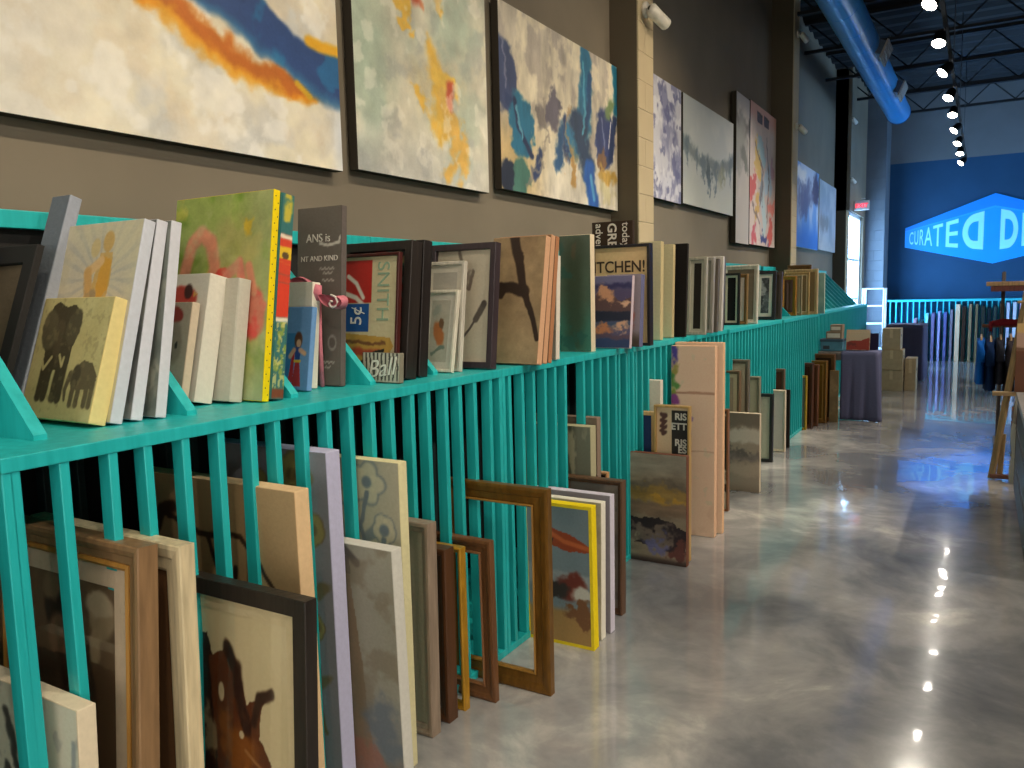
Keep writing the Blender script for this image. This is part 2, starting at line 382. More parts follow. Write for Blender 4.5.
# ------------------------------------------------------------------ teal racks
def teal_mat():
    m = bpy.data.materials.new('brushed_teal_paint'); m.use_nodes = True; nt = m.node_tree; b = nt.nodes['Principled BSDF']; L = nt.links
    tc = nt.nodes.new('ShaderNodeTexCoord'); mp = nt.nodes.new('ShaderNodeMapping'); mp.inputs['Scale'].default_value = (40, 40, 3)
    nz = nt.nodes.new('ShaderNodeTexNoise'); nz.inputs['Scale'].default_value = 1.; nz.inputs['Detail'].default_value = 6
    L.new(tc.outputs['Object'], mp.inputs[0]); L.new(mp.outputs[0], nz.inputs['Vector'])
    cr = nt.nodes.new('ShaderNodeValToRGB'); cr.color_ramp.elements[0].position = .25; cr.color_ramp.elements[1].position = .75
    cr.color_ramp.elements[0].color = (*lin((18, 164, 166)), 1); cr.color_ramp.elements[1].color = (*lin((42, 192, 194)), 1)
    L.new(nz.outputs['Fac'], cr.inputs['Fac']); L.new(cr.outputs['Color'], b.inputs['Base Color'])
    b.inputs['Roughness'].default_value = .42
    bp = nt.nodes.new('ShaderNodeBump'); bp.inputs['Strength'].default_value = .2; bp.inputs['Distance'].default_value = .004
    L.new(nz.outputs['Fac'], bp.inputs['Height']); L.new(bp.outputs['Normal'], b.inputs['Normal'])
    return m
TEAL = teal_mat(); TEAL_LIT = M((56, 214, 234), .42, 0, .08, 12.); BLACK = M((26, 24, 23), .85, 0, .25, 6)  # far rack teal, lightened to carry the blue light in its colour
XF = -1.664; SH = 1.20; DEP = .70
bm = bmesh.new(); add_box(bm, -.042, 0, 0, .022, .03, SH - .03); bevel_all(bm, .002, 1); _t = mesh_obj('slat', bm, TEAL)
SLAT = _t.data; SLATB = _t.data.copy(); SLATB.materials.clear(); SLATB.materials.append(M((16, 38, 38), .7)); SLATF = _t.data.copy(); SLATF.materials.clear(); SLATF.materials.append(TEAL_LIT); bpy.data.objects.remove(_t)  # back slats: interior shade put into a dark copy of the teal
rs = random.Random(3)
def rack(label, y0, y1, slats, dividers, xf=XF, rail=True, group='teal art racks along the left wall'):
    o = thing('art_rack', label, 'rack', (xf, y0, 0), group)
    L = y1 - y0
    box('shelf_board', TEAL, o, -DEP, .004, 0, L, SH - .032, SH, .003)
    box('floor_board', TEAL, o, -DEP, 0, 0, L, 0, .03, .003)
    box('back_panel', BLACK, o, -DEP, -DEP + .012, 0, L, .03, 1.715)
    if rail: box('back_rail', TEAL, o, -DEP + .012, -DEP + .05, 0, L, 1.712, 1.762, .003)
    for y in slats:
        if y + .02 > y1 or y < y0: continue
        s = bpy.data.objects.new('slat', SLAT); COL.objects.link(s); s.parent = o
        s.location = (0, y - y0, .0); s.rotation_euler = (R(rs.uniform(-.45, .45)), 0, 0)
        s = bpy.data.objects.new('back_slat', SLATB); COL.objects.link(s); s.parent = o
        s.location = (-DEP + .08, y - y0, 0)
    for y in dividers:
        prism('divider', TEAL, o, [(-.14, SH), (-DEP + .05, SH), (-DEP + .05, SH + .52), (-DEP + .07, SH + .52), (-.14, SH + .012)], 'y', y - y0 - .015, y - y0 + .015)
    return o
fr = lambda a, n, d=.0997: [a + d * i for i in range(n)]
rack('teal slatted rack nearest the camera, cut off by the left edge of the picture', -1.0, .82, fr(-.97, 18), [-.85, -.4, 0, .45])
rack('teal slatted rack holding the elephant and flamingo canvases on its top', .822, 2.735, [.824] + fr(.843, 19) + [2.713], [.982, 1.38, 1.75, 2.114, 2.48])
rack('teal slatted rack below the branch painting and the kitchen sign', 2.738, 4.11, [2.74, 2.80] + [2.9, 3., 3.1, 3.2, 3.3, 3.5, 3.6, 3.7, 3.8, 3.9] + [3.95, 4.05, 4.085], [2.85, 3.30, 3.77])
rack('teal slatted rack behind the tall pink panel', 4.113, 5.975, [4.115] + fr(4.15, 18, .1) + [5.95], [4.5, 5.07, 5.6], XF + .012)
rack('teal slatted rack behind the grey seascape canvas', 5.978, 7.78, fr(6.0, 1) + fr(6.05, 18, .1), [6.2, 7.3], XF + .03)
rack('teal slatted rack under the gilded frames', 7.783, 9.62, fr(7.81, 18, .1) + [9.6], [8.3, 8.75], XF + .05)
rack('empty topped teal rack behind the blue box', 9.95, 12.2, fr(9.97, 23, .097), fr(10.2, 6, .37), XF)
rack('empty topped teal rack farthest down the left wall', 12.203, 14.45, fr(12.22, 23, .097), fr(12.4, 6, .37), XF)
# rack along the far wall, facing the camera
def far_rack(label, x0, x1):
    o = thing('art_rack', label, 'rack', (x0, 17.90, 0), 'teal art racks along the far wall'); L = x1 - x0
    box('shelf_board', TEAL_LIT, o, 0, L, -.004, .62, SH - .04, SH, .003); box('floor_board', TEAL_LIT, o, 0, L, 0, .62, 0, .03, .003)
    box('back_panel', M((26, 104, 140), .8), o, 0, L, .60, .612, .03, SH - .04)
    for i in range(int((L - .02) / .105) + 1):
        s = bpy.data.objects.new('slat', SLATF); COL.objects.link(s); s.parent = o
        s.location = (.105 * i + .002 + .019, .0, 0); s.rotation_euler = (0, 0, R(90)); s.location.y = .04
    return o
far_rack('teal slatted rack under the left half of the wall sign', -1.75, .12)
far_rack('teal slatted rack under the right half of the wall sign', .123, 1.9)
# ------------------------------------------------------------------ large paintings on the left wall
def art1(u, v, ar):
    p = P(u, v, ar, (226, 218, 200))
    p.mottle((206, 208, 206), 4, .52, .2, .8, 3); p.mottle((240, 232, 205), 6, .55, .12, .7, 21); p.mottle((222, 205, 176), 9, .62, .1, .5, 33)
    p.mottle((245, 243, 236), 9, .6, .06, .6, 71)
    p.put((1 - sm(u, .1, .6)) * .5, (208, 208, 204))
    a = np.interp(u, [.45, .571, .649, .712, .792, .88, 1.], [.56, .469, .434, .408, .346, .287, .238]); b = np.interp(u, [.6, .768, .857, .926, 1.], [.72, .564, .49, .46, .453])
    n = (fbm(u * ar, v, 9, 5) - .5) * .06
    blue = sm(v, a + n - .02, a + n + .02) * (1 - sm(v, b + n - .015, b + n + .015)) * sm(u, .48, .56)
    p.line([(.40, .52), (.499, .434), (.542, .408), (.597, .37), (.681, .315), (.761, .285), (.833, .27), (.9, .262)], .058, (228, 152, 28), .5, .09, 1, .65); p.line([(.53, .36), (.62, .315), (.72, .262), (.82, .25)], .03, (232, 168, 50), .8, .12, .7)
    p.line([(.499, .46), (.597, .39), (.681, .335), (.761, .30), (.86, .275)], .034, (188, 100, 38), .7, .10, .85)
    p.put(blue, (48, 76, 130)); p.put(blue * sm(fbm(u * ar, v, 7, 44), .5, .62) * .8, (30, 56, 104)); p.put(blue * sm(fbm(u * ar, v, 8, 64), .55, .66) * .7, (40, 116, 168))
    ed = blue * sm(np.abs(v - a - n), .05, .0); p.put(ed * .6, (60, 140, 180))
    p.line([(.9, .475), (.95, .467), (1.01, .472)], .022, (236, 178, 40), .5, .02)
    p.line([(.86, .30), (.9, .262)], .012, (214, 170, 40), .5)
    p.put(sm(u, .95, 1.) * (1 - sm(v, .15, .3)) * .6, (214, 222, 235))
    return p.brush(.07).c
def art2(u, v, ar):
    p = P(u, v, ar, (210, 207, 188))
    p.mottle((182, 195, 178), 4, .5, .15, .8, 8); p.mottle((226, 220, 198), 7, .55, .12, .8, 12); p.mottle((176, 178, 172), 11, .6, .08, .6, 25)
    p.ell(.11, .38, .16, .25, (168, 190, 170), 0, .7, .2, .6); p.ell(.75, .62, .2, .14, (170, 194, 176), 0, .7, .2, .6)
    p.put((1 - sm(v, 0, .25)) * .5, (190, 192, 196))
    p.put(sm(u, .8, 1.) * (1 - sm(v, .2, .6)) * .5, (232, 226, 208))
    g = (236, 192, 84)
    p.line([(.327, .66), (.33, .596), (.335, .53)], .034, g, .6, .2, 1, .4); p.line([(.40, .67), (.44, .63)], .02, (214, 150, 110), .7, .2); p.line([(.56, .70), (.59, .65), (.62, .64)], .022, g, .5, .15)
    p.ell(.6, .38, .16, .12, (222, 204, 160), 0, .6, .3, .7); p.line([(.545, .46), (.60, .40), (.66, .35), (.62, .30), (.585, .25)], .046, g, .7, .22); p.line([(.60, .38), (.70, .345)], .04, (240, 200, 90), .6, .2); p.line([(.44, .33), (.48, .27)], .018, g, .5, .14)
    p.line([(.64, .26), (.71, .24), (.703, .17), (.787, .13), (.72, .08), (.64, .043)], .03, (222, 180, 92), .7, .2)
    p.line([(.685, .35), (.672, .29)], .022, (200, 90, 60), .6, .05); p.line([(.44, .66), (.42, .62)], .025, (196, 90, 60), .6, .05)
    p.mottle((250, 246, 232), 14, .63, .05, .4, 51)
    return p.brush(.12).c
def art3(u, v, ar):
    p = P(u, v, ar, (214, 204, 180))
    p.mottle((168, 158, 146), 5, .55, .1, .8, 4, 1.5, .7); p.put(sm(v, .5, .9) * .3, (196, 190, 184)); p.mottle((232, 222, 196), 8, .56, .08, .8, 9)
    p.put((1 - sm(v, .0, .45)) * sm(u, .2, .4) * .8, (222, 216, 202)); p.put((1 - sm(v, .2, .5)) * (1 - sm(u, .1, .4)) * .7, (206, 176, 112))
    B = (44, 62, 104); T = (36, 112, 146)
    p.ell(.03, .62, .09, .20, (58, 72, 112), 18, .12, .1); p.line([(.05, .5), (.14, .42)], .03, B, .4, .05)
    p.ell(.15, .37, .085, .18, T, 16, .12, .1); p.line([(.1, .5), (.13, .36), (.22, .22)], .02, (30, 44, 84), .5, .04); p.line([(.28, .25), (.25, .12)], .03, B, .5, .08)
    p.ell(.04, .10, .1, .1, (30, 42, 66), 0, .15, .15); p.ell(.16, .08, .07, .1, (74, 124, 112), 10, .2, .15)
    p.ell(.40, .57, .05, .14, (92, 88, 104), -18, .2, .15, .9); p.ell(.32, .47, .05, .08, (110, 104, 104), -30, .3, .15, .8)
    p.line([(.45, .42), (.42, .2)], .05, (40, 84, 128), .5, .1); p.line([(.5, .47), (.5, .3)], .05, B, .5, .1); p.ell(.54, .36, .05, .1, (52, 120, 158), 0, .3, .15)
    p.line([(.68, .93), (.68, .72), (.66, .52), (.62, .40)], .085, (38, 110, 146), .3, .06, 1, 1.1); p.line([(.72, .85), (.70, .6), (.64, .42)], .03, (26, 72, 120), .5, .05)
    p.line([(.60, .50), (.63, .38), (.69, .24)], .095, (40, 62, 92), .4, .1); p.line([(.70, .22), (.72, .1), (.74, .0)], .085, (34, 92, 176), .3, .06); p.line([(.72, .19), (.75, .05)], .02, (90, 160, 210), .5)
    p.ell(.86, .48, .1, .22, (46, 62, 116), -6, .12, .08); p.line([(.99, .95), (.99, .7)], .05, (24, 118, 150), .4, .05); p.line([(.97, .62), (.92, .36), (.86, .3)], .03, B, .4, .06)
    p.line([(.93, .72), (.89, .66)], .05, (110, 132, 90), .5, .1); p.line([(.93, .6), (.905, .42)], .007, (210, 210, 214), .4)
    p.ell(.83, .28, .05, .06, (128, 96, 72), 0, .4, .2); p.ell(.90, .20, .09, .06, (196, 160, 80), 0, .4, .2); p.ell(.54, .2, .04, .1, (190, 150, 84), 0, .4, .2)
    p.ell(.9, .08, .07, .06, (206, 198, 160), 0, .4, .2); p.line([(.66, .9), (.67, .6), (.645, .45)], .014, (84, 160, 190), .5, .05); p.line([(.12, .46), (.16, .30)], .012, (96, 160, 186), .5, .06); p.line([(.83, .60), (.86, .40)], .012, (110, 120, 160), .5, .05); p.line([(.02, .8), (.05, .56)], .012, (110, 116, 146), .5, .06); p.line([(.2, .05), (.36, .35), (.33, .6)], .012, (150, 140, 128), .6, .1, .7); p.line([(.55, .6), (.5, .4), (.56, .2)], .012, (160, 130, 90), .6, .1, .7)
    return p.brush(.14, 1.4, .5).c
def art4(u, v, ar):
    p = P(u, v, ar, (202, 202, 212)); p.mottle((120, 122, 160), 5, .52, .1, .8, 14, 1.3, .6); p.mottle((226, 226, 232), 9, .55, .08, .8, 18); p.mottle((84, 88, 132), 12, .62, .05, .7, 28)
    return p.c
def art5(u, v, ar):
    p = P(u, v, ar, (186, 192, 190)); p.mottle((204, 206, 200), 3, .5, .2, .8, 2); p.put((1 - sm(v, .1, .4)) * .6, (198, 200, 190))
    p.line([(-.05, .58), (.05, .55), (.2, .50), (.45, .43), (.66, .42), (.85, .50), (1.05, .62)], .06, (106, 120, 122), .7, .15, .9)
    for x, y, w, l in ((.08, .5, .05, .16), (.25, .46, .06, .14), (.46, .38, .085, .24), (.6, .36, .06, .2), (.75, .42, .05, .14), (.92, .5, .06, .18), (.36, .42, .05, .2)):
        p.line([(x, y + .06), (x + .01, y - l)], w, (82, 104, 116), .8, .14, .85, .3)
    p.ell(.46, .36, .05, .1, (48, 74, 84), 0, .5, .2); p.ell(.72, .34, .07, .1, (150, 150, 112), 0, .7, .2, .7)
    return p.c
def art6a(u, v, ar):
    p = P(u, v, ar, (206, 198, 190)); p.mottle((188, 182, 176), 4, .5, .15, .7, 4)
    p.line([(-.05, .88), (.2, .80), (.5, .74), (1.05, .80)], .05, (104, 100, 98), .7, .2, .9); p.ell(.3, .66, .5, .16, (150, 150, 142), 10, .4, .25, .9); p.ell(.6, .58, .3, .05, (100, 104, 96), -20, .4, .2, .8)
    return p.c
def art6b(u, v, ar):
    p = P(u, v, ar, (204, 186, 178)); p.mottle((222, 206, 196), 5, .5, .1, .9, 6, 1, .5); p.put(sm(v, .84, .95) * .7, (214, 150, 136))
    for x, y, w, h, c, r in ((.28, .60, .1, .1, (216, 182, 96), 0), (.1, .42, .18, .09, (206, 90, 86), 10), (.16, .10, .16, .07, (204, 92, 96), 0), (.85, .30, .14, .08, (226, 130, 116), 0), (.7, .52, .12, .16, (168, 190, 206), -15), (.45, .44, .08, .14, (120, 130, 140), 20), (.55, .25, .07, .2, (180, 200, 204), 10), (.32, .28, .06, .12, (208, 170, 90), -20), (.8, .1, .1, .07, (206, 90, 80), 30), (.45, .68, .14, .07, (160, 196, 206), -20), (.88, .62, .08, .12, (190, 150, 160), 0)):
        p.ell(x, y, w, h, c, r, .15, .25, .95)
    p.ell(.58, .07, .14, .045, (56, 66, 128), 0, .2, .25)
    for x in (.34, .60): p.poly([(x - .1, .94), (x + .1, .93), (x + .1, .88), (x - .1, .885)], (58, 54, 82)); p.line([(x - .09, .95), (x + .09, .94)], .01, (40, 36, 50))
    for pts in (([(.2, .7), (.5, .55), (.4, .3)]), ([(.6, .8), (.75, .5), (.65, .2)]), ([(.1, .3), (.4, .15)])): p.line(pts, .012, (110, 96, 96), .5, .1, .8)
    return p.c
def art7a(u, v, ar):
    p = P(u, v, ar, (176, 196, 222)); p.mottle((96, 150, 214), 4, .5, .1, .9, 8, 1, .6); p.put((1 - sm(v, .1, .45)) * .85, (34, 104, 200)); p.ell(.4, .6, .3, .22, (60, 72, 118), 10, .4, .25, .8); p.ell(.2, .86, .2, .1, (222, 226, 230), 0, .4, .2)
    p.ell(.85, .75, .14, .2, (58, 62, 100), 0, .3, .2)
    return p.c
def art7b(u, v, ar):
    p = P(u, v, ar, (168, 180, 192)); p.mottle((200, 206, 212), 4, .5, .15, .8, 9); p.ell(.3, .4, .3, .12, (130, 130, 128), 0, .5, .2, .7); p.put((1 - sm(v, 0, .3)) * .4, (196, 192, 180))
    return p.c
def wall_art(label, y0, y1, z0, z1, fn, t=.045, xf=XW + .06, res=None, edge=(60, 54, 46), group='abstract canvases hung on the left wall', cat='painting'):
    o = canvas(label, xf, y1, z0, y1 - y0, z1 - z0, t, 0, fn, edge, group, yaw=90, res=res)
    ring('hanger_frame', M((30, 27, 24), .6), o, (y1 - y0) * .8, (z1 - z0) * .8, [(0, t), (.03, t), (.03, .0595), (0, .0595)], -(y1 - y0) * .1, (z1 - z0) * .1)
    return o
wall_art('huge cream abstract canvas with an orange and navy blue sweep', .90, 2.61, 2.025, 3.05, art1, res=(230, 140))
wall_art('tall sage and cream abstract canvas with gold leaf patches', 2.705, 3.767, 2.045, 3.40, art2, res=(190, 190))
wall_art('abstract canvas with blue and navy leaf shapes left of the block pilaster', 3.90, 5.545, 2.083, 3.10, art3, res=(210, 150))
wall_art('lilac and grey speckled canvas just behind the block pilaster', 5.90, 6.97, 2.25, 3.22, art4, res=(100, 90))
wall_art('grey canvas with a dripping blue grey band across its middle', 7.02, 8.66, 2.265, 3.22, art5, res=(150, 110))
wall_art('narrow beige and charcoal canvas beside the pink abstract', 8.72, 9.27, 1.99, 3.57, art6a, .055, XW + .075, res=(50, 100))
wall_art('tall pink abstract canvas with red, blue and ochre patches', 9.30, 10.58, 2.0, 3.59, art6b, .055, XW + .075, res=(110, 130))
wall_art('bright blue abstract canvas on the wall past the second pilaster', 11.9, 13.72, 2.08, 3.28, art7a, res=(80, 80), edge=(215, 215, 210))
wall_art('pale grey blue canvas right of the bright blue one', 13.80, 15.45, 2.10, 3.22, art7b, res=(70, 70), edge=(200, 200, 200))

# ------------------------------------------------------------------ canvases and frames standing on the rack tops
GT = 'art standing on the rack tops'
def elephants(u, v, ar):
    p = P(u, v, ar, (176, 164, 112)); p.mottle((190, 180, 128), 3, .5, .2, .8, 3); D = (66, 58, 40); D2 = (92, 82, 58)
    p.poly([(.12, .80), (.16, .93), (.24, .97), (.36, .93), (.48, .95), (.58, .86), (.60, .70), (.56, .60), (.56, .46), (.50, .38), (.20, .42), (.17, .55), (.12, .62)], D, .03)
    p.ell(.18, .72, .12, .17, (86, 78, 56), 10, .1, .04); p.ell(.52, .76, .1, .15, (78, 70, 50), -8, .1, .04)
    p.line([(.33, .76), (.34, .56), (.31, .40), (.27, .30)], .055, (78, 68, 48), .3, .02, 1, .5)
    for x in (.22, .30, .43, .51): p.line([(x, .48), (x - .01, .17)], .042, D, .3, .02)
    p.line([(.29, .5), (.20, .40), (.17, .46)], .014, (176, 162, 112), .4); p.line([(.40, .52), (.46, .43), (.47, .5)], .014, (176, 162, 112), .4)
    p.poly([(.62, .34), (.66, .43), (.76, .48), (.90, .46), (.98, .36), (.97, .26), (.66, .24)], D2, .03); p.ell(.70, .36, .06, .09, (70, 62, 44), 0, .15)
    p.line([(.62, .37), (.58, .24), (.60, .16)], .03, D2, .3, 0, 1, .5)
    for x in (.69, .77, .88, .95): p.line([(x, .3), (x, .13)], .03, D2, .3, .02)
    p.mottle((128, 116, 80), 18, .66, .05, .35, 8)
    return p.c
def mother(u, v, ar):
    p = P(u, v, ar, (186, 178, 158))
    ang = np.arctan2(v - .7, (u - .55) * ar); p.put(sm(np.sin(ang * 22 + fbm(u, v, 5, 4) * 4), .1, .6) * .6, (160, 158, 152)); p.mottle((200, 192, 160), 4, .5, .15, .6, 5)
    p.put((1 - sm(v, .2, .6)) * .5, (178, 168, 122))
    S = (188, 156, 96); G = (196, 146, 58)
    p.ell(.60, .90, .07, .055, S, 0, .15); p.ell(.44, .87, .06, .05, (190, 170, 124), 0, .2)
    p.poly([(.52, .84), (.68, .84), (.70, .70), (.66, .56), (.68, .28), (.60, .28), (.56, .50), (.50, .52), (.40, .28), (.33, .28), (.44, .60), (.48, .72)], S, .03)
    p.poly([(.56, .82), (.68, .80), (.68, .66), (.56, .58), (.52, .68)], G, .03)
    p.line([(.54, .80), (.44, .76), (.38, .74)], .028, (206, 170, 120), .3); p.line([(.39, .74), (.44, .62), (.36, .46), (.32, .34)], .03, (190, 150, 92), .3, .02)
    p.ell(.47, .64, .05, .04, (150, 130, 96), 0, .4, .2); p.ell(.34, .36, .03, .03, (224, 190, 170), 0, .4)
    return p.c
def greypic(seed, a, b):
    def f(u, v, ar):
        p = P(u, v, ar, a); p.mottle(b, 5, .5, .1, .9, seed); p.mottle(tuple(x * .8 for x in a), 9, .58, .07, .6, seed + 7); return p.c
    return f
def dog(u, v, ar):
    p = P(u, v, ar, (178, 164, 146)); p.mottle((196, 184, 168), 3, .5, .2, .7, 2)
    p.ell(.45, .60, .34, .22, (150, 136, 120), 0, .2, .1); p.ell(.45, .88, .30, .08, (150, 52, 46), -8, .15, .05); p.ell(.30, .60, .05, .035, (36, 30, 28)); p.ell(.62, .58, .05, .035, (36, 30, 28)); p.ell(.42, .47, .09, .05, (30, 26, 24), 0, .2); p.poly([(.18, .3), (.7, .3), (.8, .0), (.1, .0)], (160, 146, 132))
    return p.c
def redbird(u, v, ar):
    p = P(u, v, ar, (206, 202, 192)); p.ell(.42, .80, .34, .10, (172, 62, 52), 0, .15, .05); p.ell(.55, .86, .1, .06, (60, 26, 24), 0, .2); p.poly([(.68, .86), (.78, .84), (.68, .81)], (190, 150, 80)); p.line([(.2, .7), (.8, .64)], .02, (120, 96, 76)); return p.c
def flamingo(u, v, ar):
    p = P(u, v, ar, (130, 156, 62)); p.mottle((98, 140, 30), 4, .5, .12, .9, 3); p.mottle((170, 176, 110), 5, .56, .1, .7, 17); p.mottle((206, 192, 90), 7, .64, .06, .6, 29); p.put(sm(u, .62, .95) * .55, (160, 164, 120)); p.put((1 - sm(v, .0, .22)) * .75, (168, 176, 140))
    K = (212, 140, 110)
    p.ell(.66, .72, .22, .16, (176, 168, 104), 0, .5, .2, .8); p.ell(.74, .84, .05, .04, (206, 176, 50), 0, .4, .2)
    p.line([(.11, .52), (.14, .64), (.20, .76), (.30, .81), (.40, .77), (.45, .66), (.45, .56), (.38, .46)], .042, K, .35, .02); p.ell(.30, .36, .24, .15, (214, 110, 96), 0, .25, .1)
    p.ell(.53, .60, .075, .045, (206, 66, 56), 12, .2, .05); p.line([(.58, .60), (.70, .66), (.74, .58)], .03, (214, 130, 110), .4, .02); p.ell(.87, .42, .10, .13, (214, 84, 74), 0, .2, .1); p.line([(.86, .52), (.80, .64)], .025, K, .4)
    p.mottle((196, 200, 150), 7, .64, .08, .35, 77)
    return p.brush(.1).c
def patterned_edge(u, v, ar):     # painted along the side of the canvas
    p = P(u, v, ar, (52, 110, 108)); p.band(.60, .80, (206, 66, 40), .008, .02); p.band(.78, .80, (226, 214, 190), .006, .02); p.band(.66, .74, (222, 184, 40), .006, .02); p.band(.56, .60, (206, 66, 40), .008, .02); p.band(.40, .56, (214, 62, 36), .008, .02); p.band(.38, .40, (230, 220, 196), .006, .02)
    p.band(.66, .68, (206, 66, 40), .004, .02); p.ell(.5, .70, .3, .018, (92, 70, 40)); p.band(.0, .05, (120, 62, 36), .01, .02); p.put(sm(fbm(u * .6, v * 5, 5, 3), .5, .6) * (v < .38) * (v > .05) * .9, (142, 158, 70)); p.ell(.5, .93, .35, .035, (190, 176, 60), 0, .4, .2)
    p.put(sm(fbm(u * .6, v * 5, 9, 13), .6, .64) * (v < .38) * (v > .05) * .8, (204, 196, 120))
    return p.c
def heroine(u, v, ar):
    p = P(u, v, ar, (96, 138, 186)); p.mottle((112, 152, 198), 3, .5, .2, .7, 2); p.put((u < .4) * sm(u, .0, .05) * (v < .68) * (v > .0) * .7, (40, 108, 160))
    p.ell(.52, .60, .17, .10, (92, 52, 34), 0, .2); p.ell(.54, .56, .1, .05, (206, 160, 130), 0, .2); p.poly([(.36, .52), (.66, .52), (.62, .34), (.44, .34)], (44, 70, 140)); p.poly([(.44, .34), (.62, .34), (.72, .04), (.32, .04)], (170, 44, 50)); p.poly([(.30, .48), (.40, .5), (.36, .10), (.14, .04)], (178, 40, 48)); p.line([(.62, .48), (.82, .44)], .03, (206, 160, 130)); p.line([(.36, .48), (.2, .40)], .03, (206, 160, 130)); p.line([(.40, .345), (.64, .345)], .015, (220, 184, 60)); return p.c
def kraft(u, v, ar):
    p = P(u, v, ar, (206, 200, 184)); p.band(.70, .77, (168, 140, 104), .01, .0); return p.c
def plaque(u, v, ar):
    p = P(u, v, ar, (104, 97, 90)); p.mottle((112, 105, 97), 5, .5, .2, .8, 5); W = (206, 202, 192)
    p.line([(.52, .80), (.7, .785), (.96, .80)], .008, W, .4); p.line([(.95, .80), (.98, .83)], .006, W, .4)
    for y, a, b in ((.655, .52, .9), (.63, .6, .86), (.59, .58, .88), (.13, .6, .9), (.10, .66, .84)): p.line([(a + .03 * i, y + .006 * math.sin(i * 2.1)) for i in range(int((b - a) / .03))], .004, (180, 176, 166), .5)
    p.ell(.82, .24, .1, .045, (150, 146, 138), 0, .1); p.ell(.82, .24, .07, .03, (104, 97, 90), 0, .1); return p.c
framed('black framed taupe picture at the left end of the rack tops', -2.105, 1.032, SH, .235, .475, .018, 18.6, .05, (24, 21, 20), None, None, (98, 86, 70), group=GT, step=False, fm=M((24, 21, 20), .8))
canvas('tall narrow blue grey board leaning far back behind the elephants', -2.15, 1.112, SH, .085, .617, .034, 18.6, (104, 112, 122), (150, 156, 168), GT)
canvas('small cream canvas of an elephant and its calf with yellow edges', -1.842, 1.118, SH, .302, .318, .044, 17.7, elephants, (222, 204, 140), GT, res=(120, 110))
canvas('canvas of a golden mother and child figure with grey rays', -1.829, 1.165, SH, .33, .520, .032, 15.2, mother, (200, 204, 214), GT, res=(110, 130))
canvas('grey canvas with white edges second behind the mother and child', -1.834, 1.224, SH, .34, .518, .032, 13., greypic(5, (120, 122, 122), (146, 146, 140)), (208, 210, 220), GT)
canvas('white edged canvas third in the row, leaning on a teal divider', -1.820, 1.284, SH, .34, .512, .03, 10., greypic(8, (112, 118, 112), (150, 150, 136)), (206, 208, 216), GT)
canvas('small beige canvas of a dog in a red hat', -1.93, 1.438, SH, .125, .30, .026, 13., dog, (206, 188, 164), GT)
canvas('thick white canvas with a red bird, behind the little dog picture', -1.928, 1.485, SH, .19, .376, .062, 13.2, redbird, (216, 210, 196), GT)
canvas('plain off white canvas between the red bird and the flamingos', -1.871, 1.562, SH, .20, .363, .044, 10., (196, 190, 176), (190, 186, 172), GT)
o = canvas('large green canvas of pink flamingos with a yellow dotted edge', -1.805, 1.624, SH, .438, .625, .024, 8.4, flamingo, (236, 208, 20), GT, res=(150, 170))
bm = bmesh.new()
for k in range(30): bmesh.ops.create_circle(bm, cap_ends=True, radius=.0022, segments=8, matrix=Matrix.Translation((.0006, .007 if k % 2 else .017, .02 + k * .0202)) @ Matrix.Rotation(R(90), 4, 'Y'))
mesh_obj('dots', bm, M((60, 50, 20)), o)
o = canvas('tall canvas with a red, yellow and teal patterned edge beside the flamingos', -1.800, 1.652, SH, .42, .614, .046, 8.5, (60, 120, 118), (52, 110, 108), GT)
e = painted('patterned_edge', patterned_edge, o, .046, .610, 0, 0, .002, (12, 150)); e.rotation_euler = (0, 0, R(90)); e.location = (.0012, .046, 0)
canvas('small blue canvas of a girl in a red and blue dress', -1.874, 1.872, SH, .107, .274, .022, 9.5, heroine, (108, 150, 200), GT, res=(60, 90))
canvas('white canvas with a tan stripe behind the girl in the dress', -1.913, 1.925, SH, .124, .353, .036, 6.3, kraft, (222, 216, 200), GT)
o = canvas('grey brown wooden plaque with white wording about being kind', -1.866, 2.02, SH, .203, .609, .026, 4.6, plaque, (96, 88, 84), GT, name='text_plaque', cat='sign')
TW = M((214, 210, 200), .7)
text_obj('lettering', 'ANS is', TW, o, -.105, -.002, .49, .040, 0, .0008, 'CENTER'); text_obj('lettering', 'NT AND KIND', TW, o, -.100, -.002, .425, .026, 0, .0008, 'CENTER')
# pink fabric bow between the white canvas and the plaque
o = thing('fabric_bow', 'pink fabric bow with white swirls wedged before the grey plaque', 'bow', (-1.915, 1.992, SH), GT)
PK = M((206, 120, 134), .8, 0, .2, 30)
for s, zz in ((-1, .355), (1, .285)):
    bm = bmesh.new(); n = 20; rows = []
    for i in range(n + 1):       # a flattened ribbon loop, open towards the viewer
        a = math.pi * 2 * i / n; x = s * (.012 + .052 * (1 - math.cos(a))); wv = .030 * math.sin(a) * (.35 + .65 * (1 - math.cos(a)) / 2)
        rows.append([bm.verts.new((x, .004 - .024 + .016 * j, zz + wv + (.32 - zz) * math.exp(-abs(x) / .03) + .004 * math.sin(2 * a + j))) for j in range(3)])
    for a, b in zip(rows, rows[1:]):
        for j in range(2): bm.faces.new((a[j], a[j + 1], b[j + 1], b[j]))
    c = bm.verts.new((s * .06, .008, zz))
    for a, b in zip(rows, rows[1:]): bm.faces.new((a[2], b[2], c))
    bmesh.ops.recalc_face_normals(bm, faces=bm.faces); mesh_obj('loop', bm, PK, o, True)
tube('knot', PK, o, [(-.006, -.008, .295), (0, -.012, .32), (.006, -.008, .345)], [.012, .018, .012], 10)
tube('swirl', M((232, 222, 214)), o, [(.072 + .0030 * k * math.cos(k * .8), -.018, .285 + .0026 * k * math.sin(k * .8)) for k in range(11)], .0035, 6)
tube('tail', PK, o, [(-.004, .002, .31), (-.01, .004, .15), (-.01, .004, .002)], [.008, .007, .008], 8)
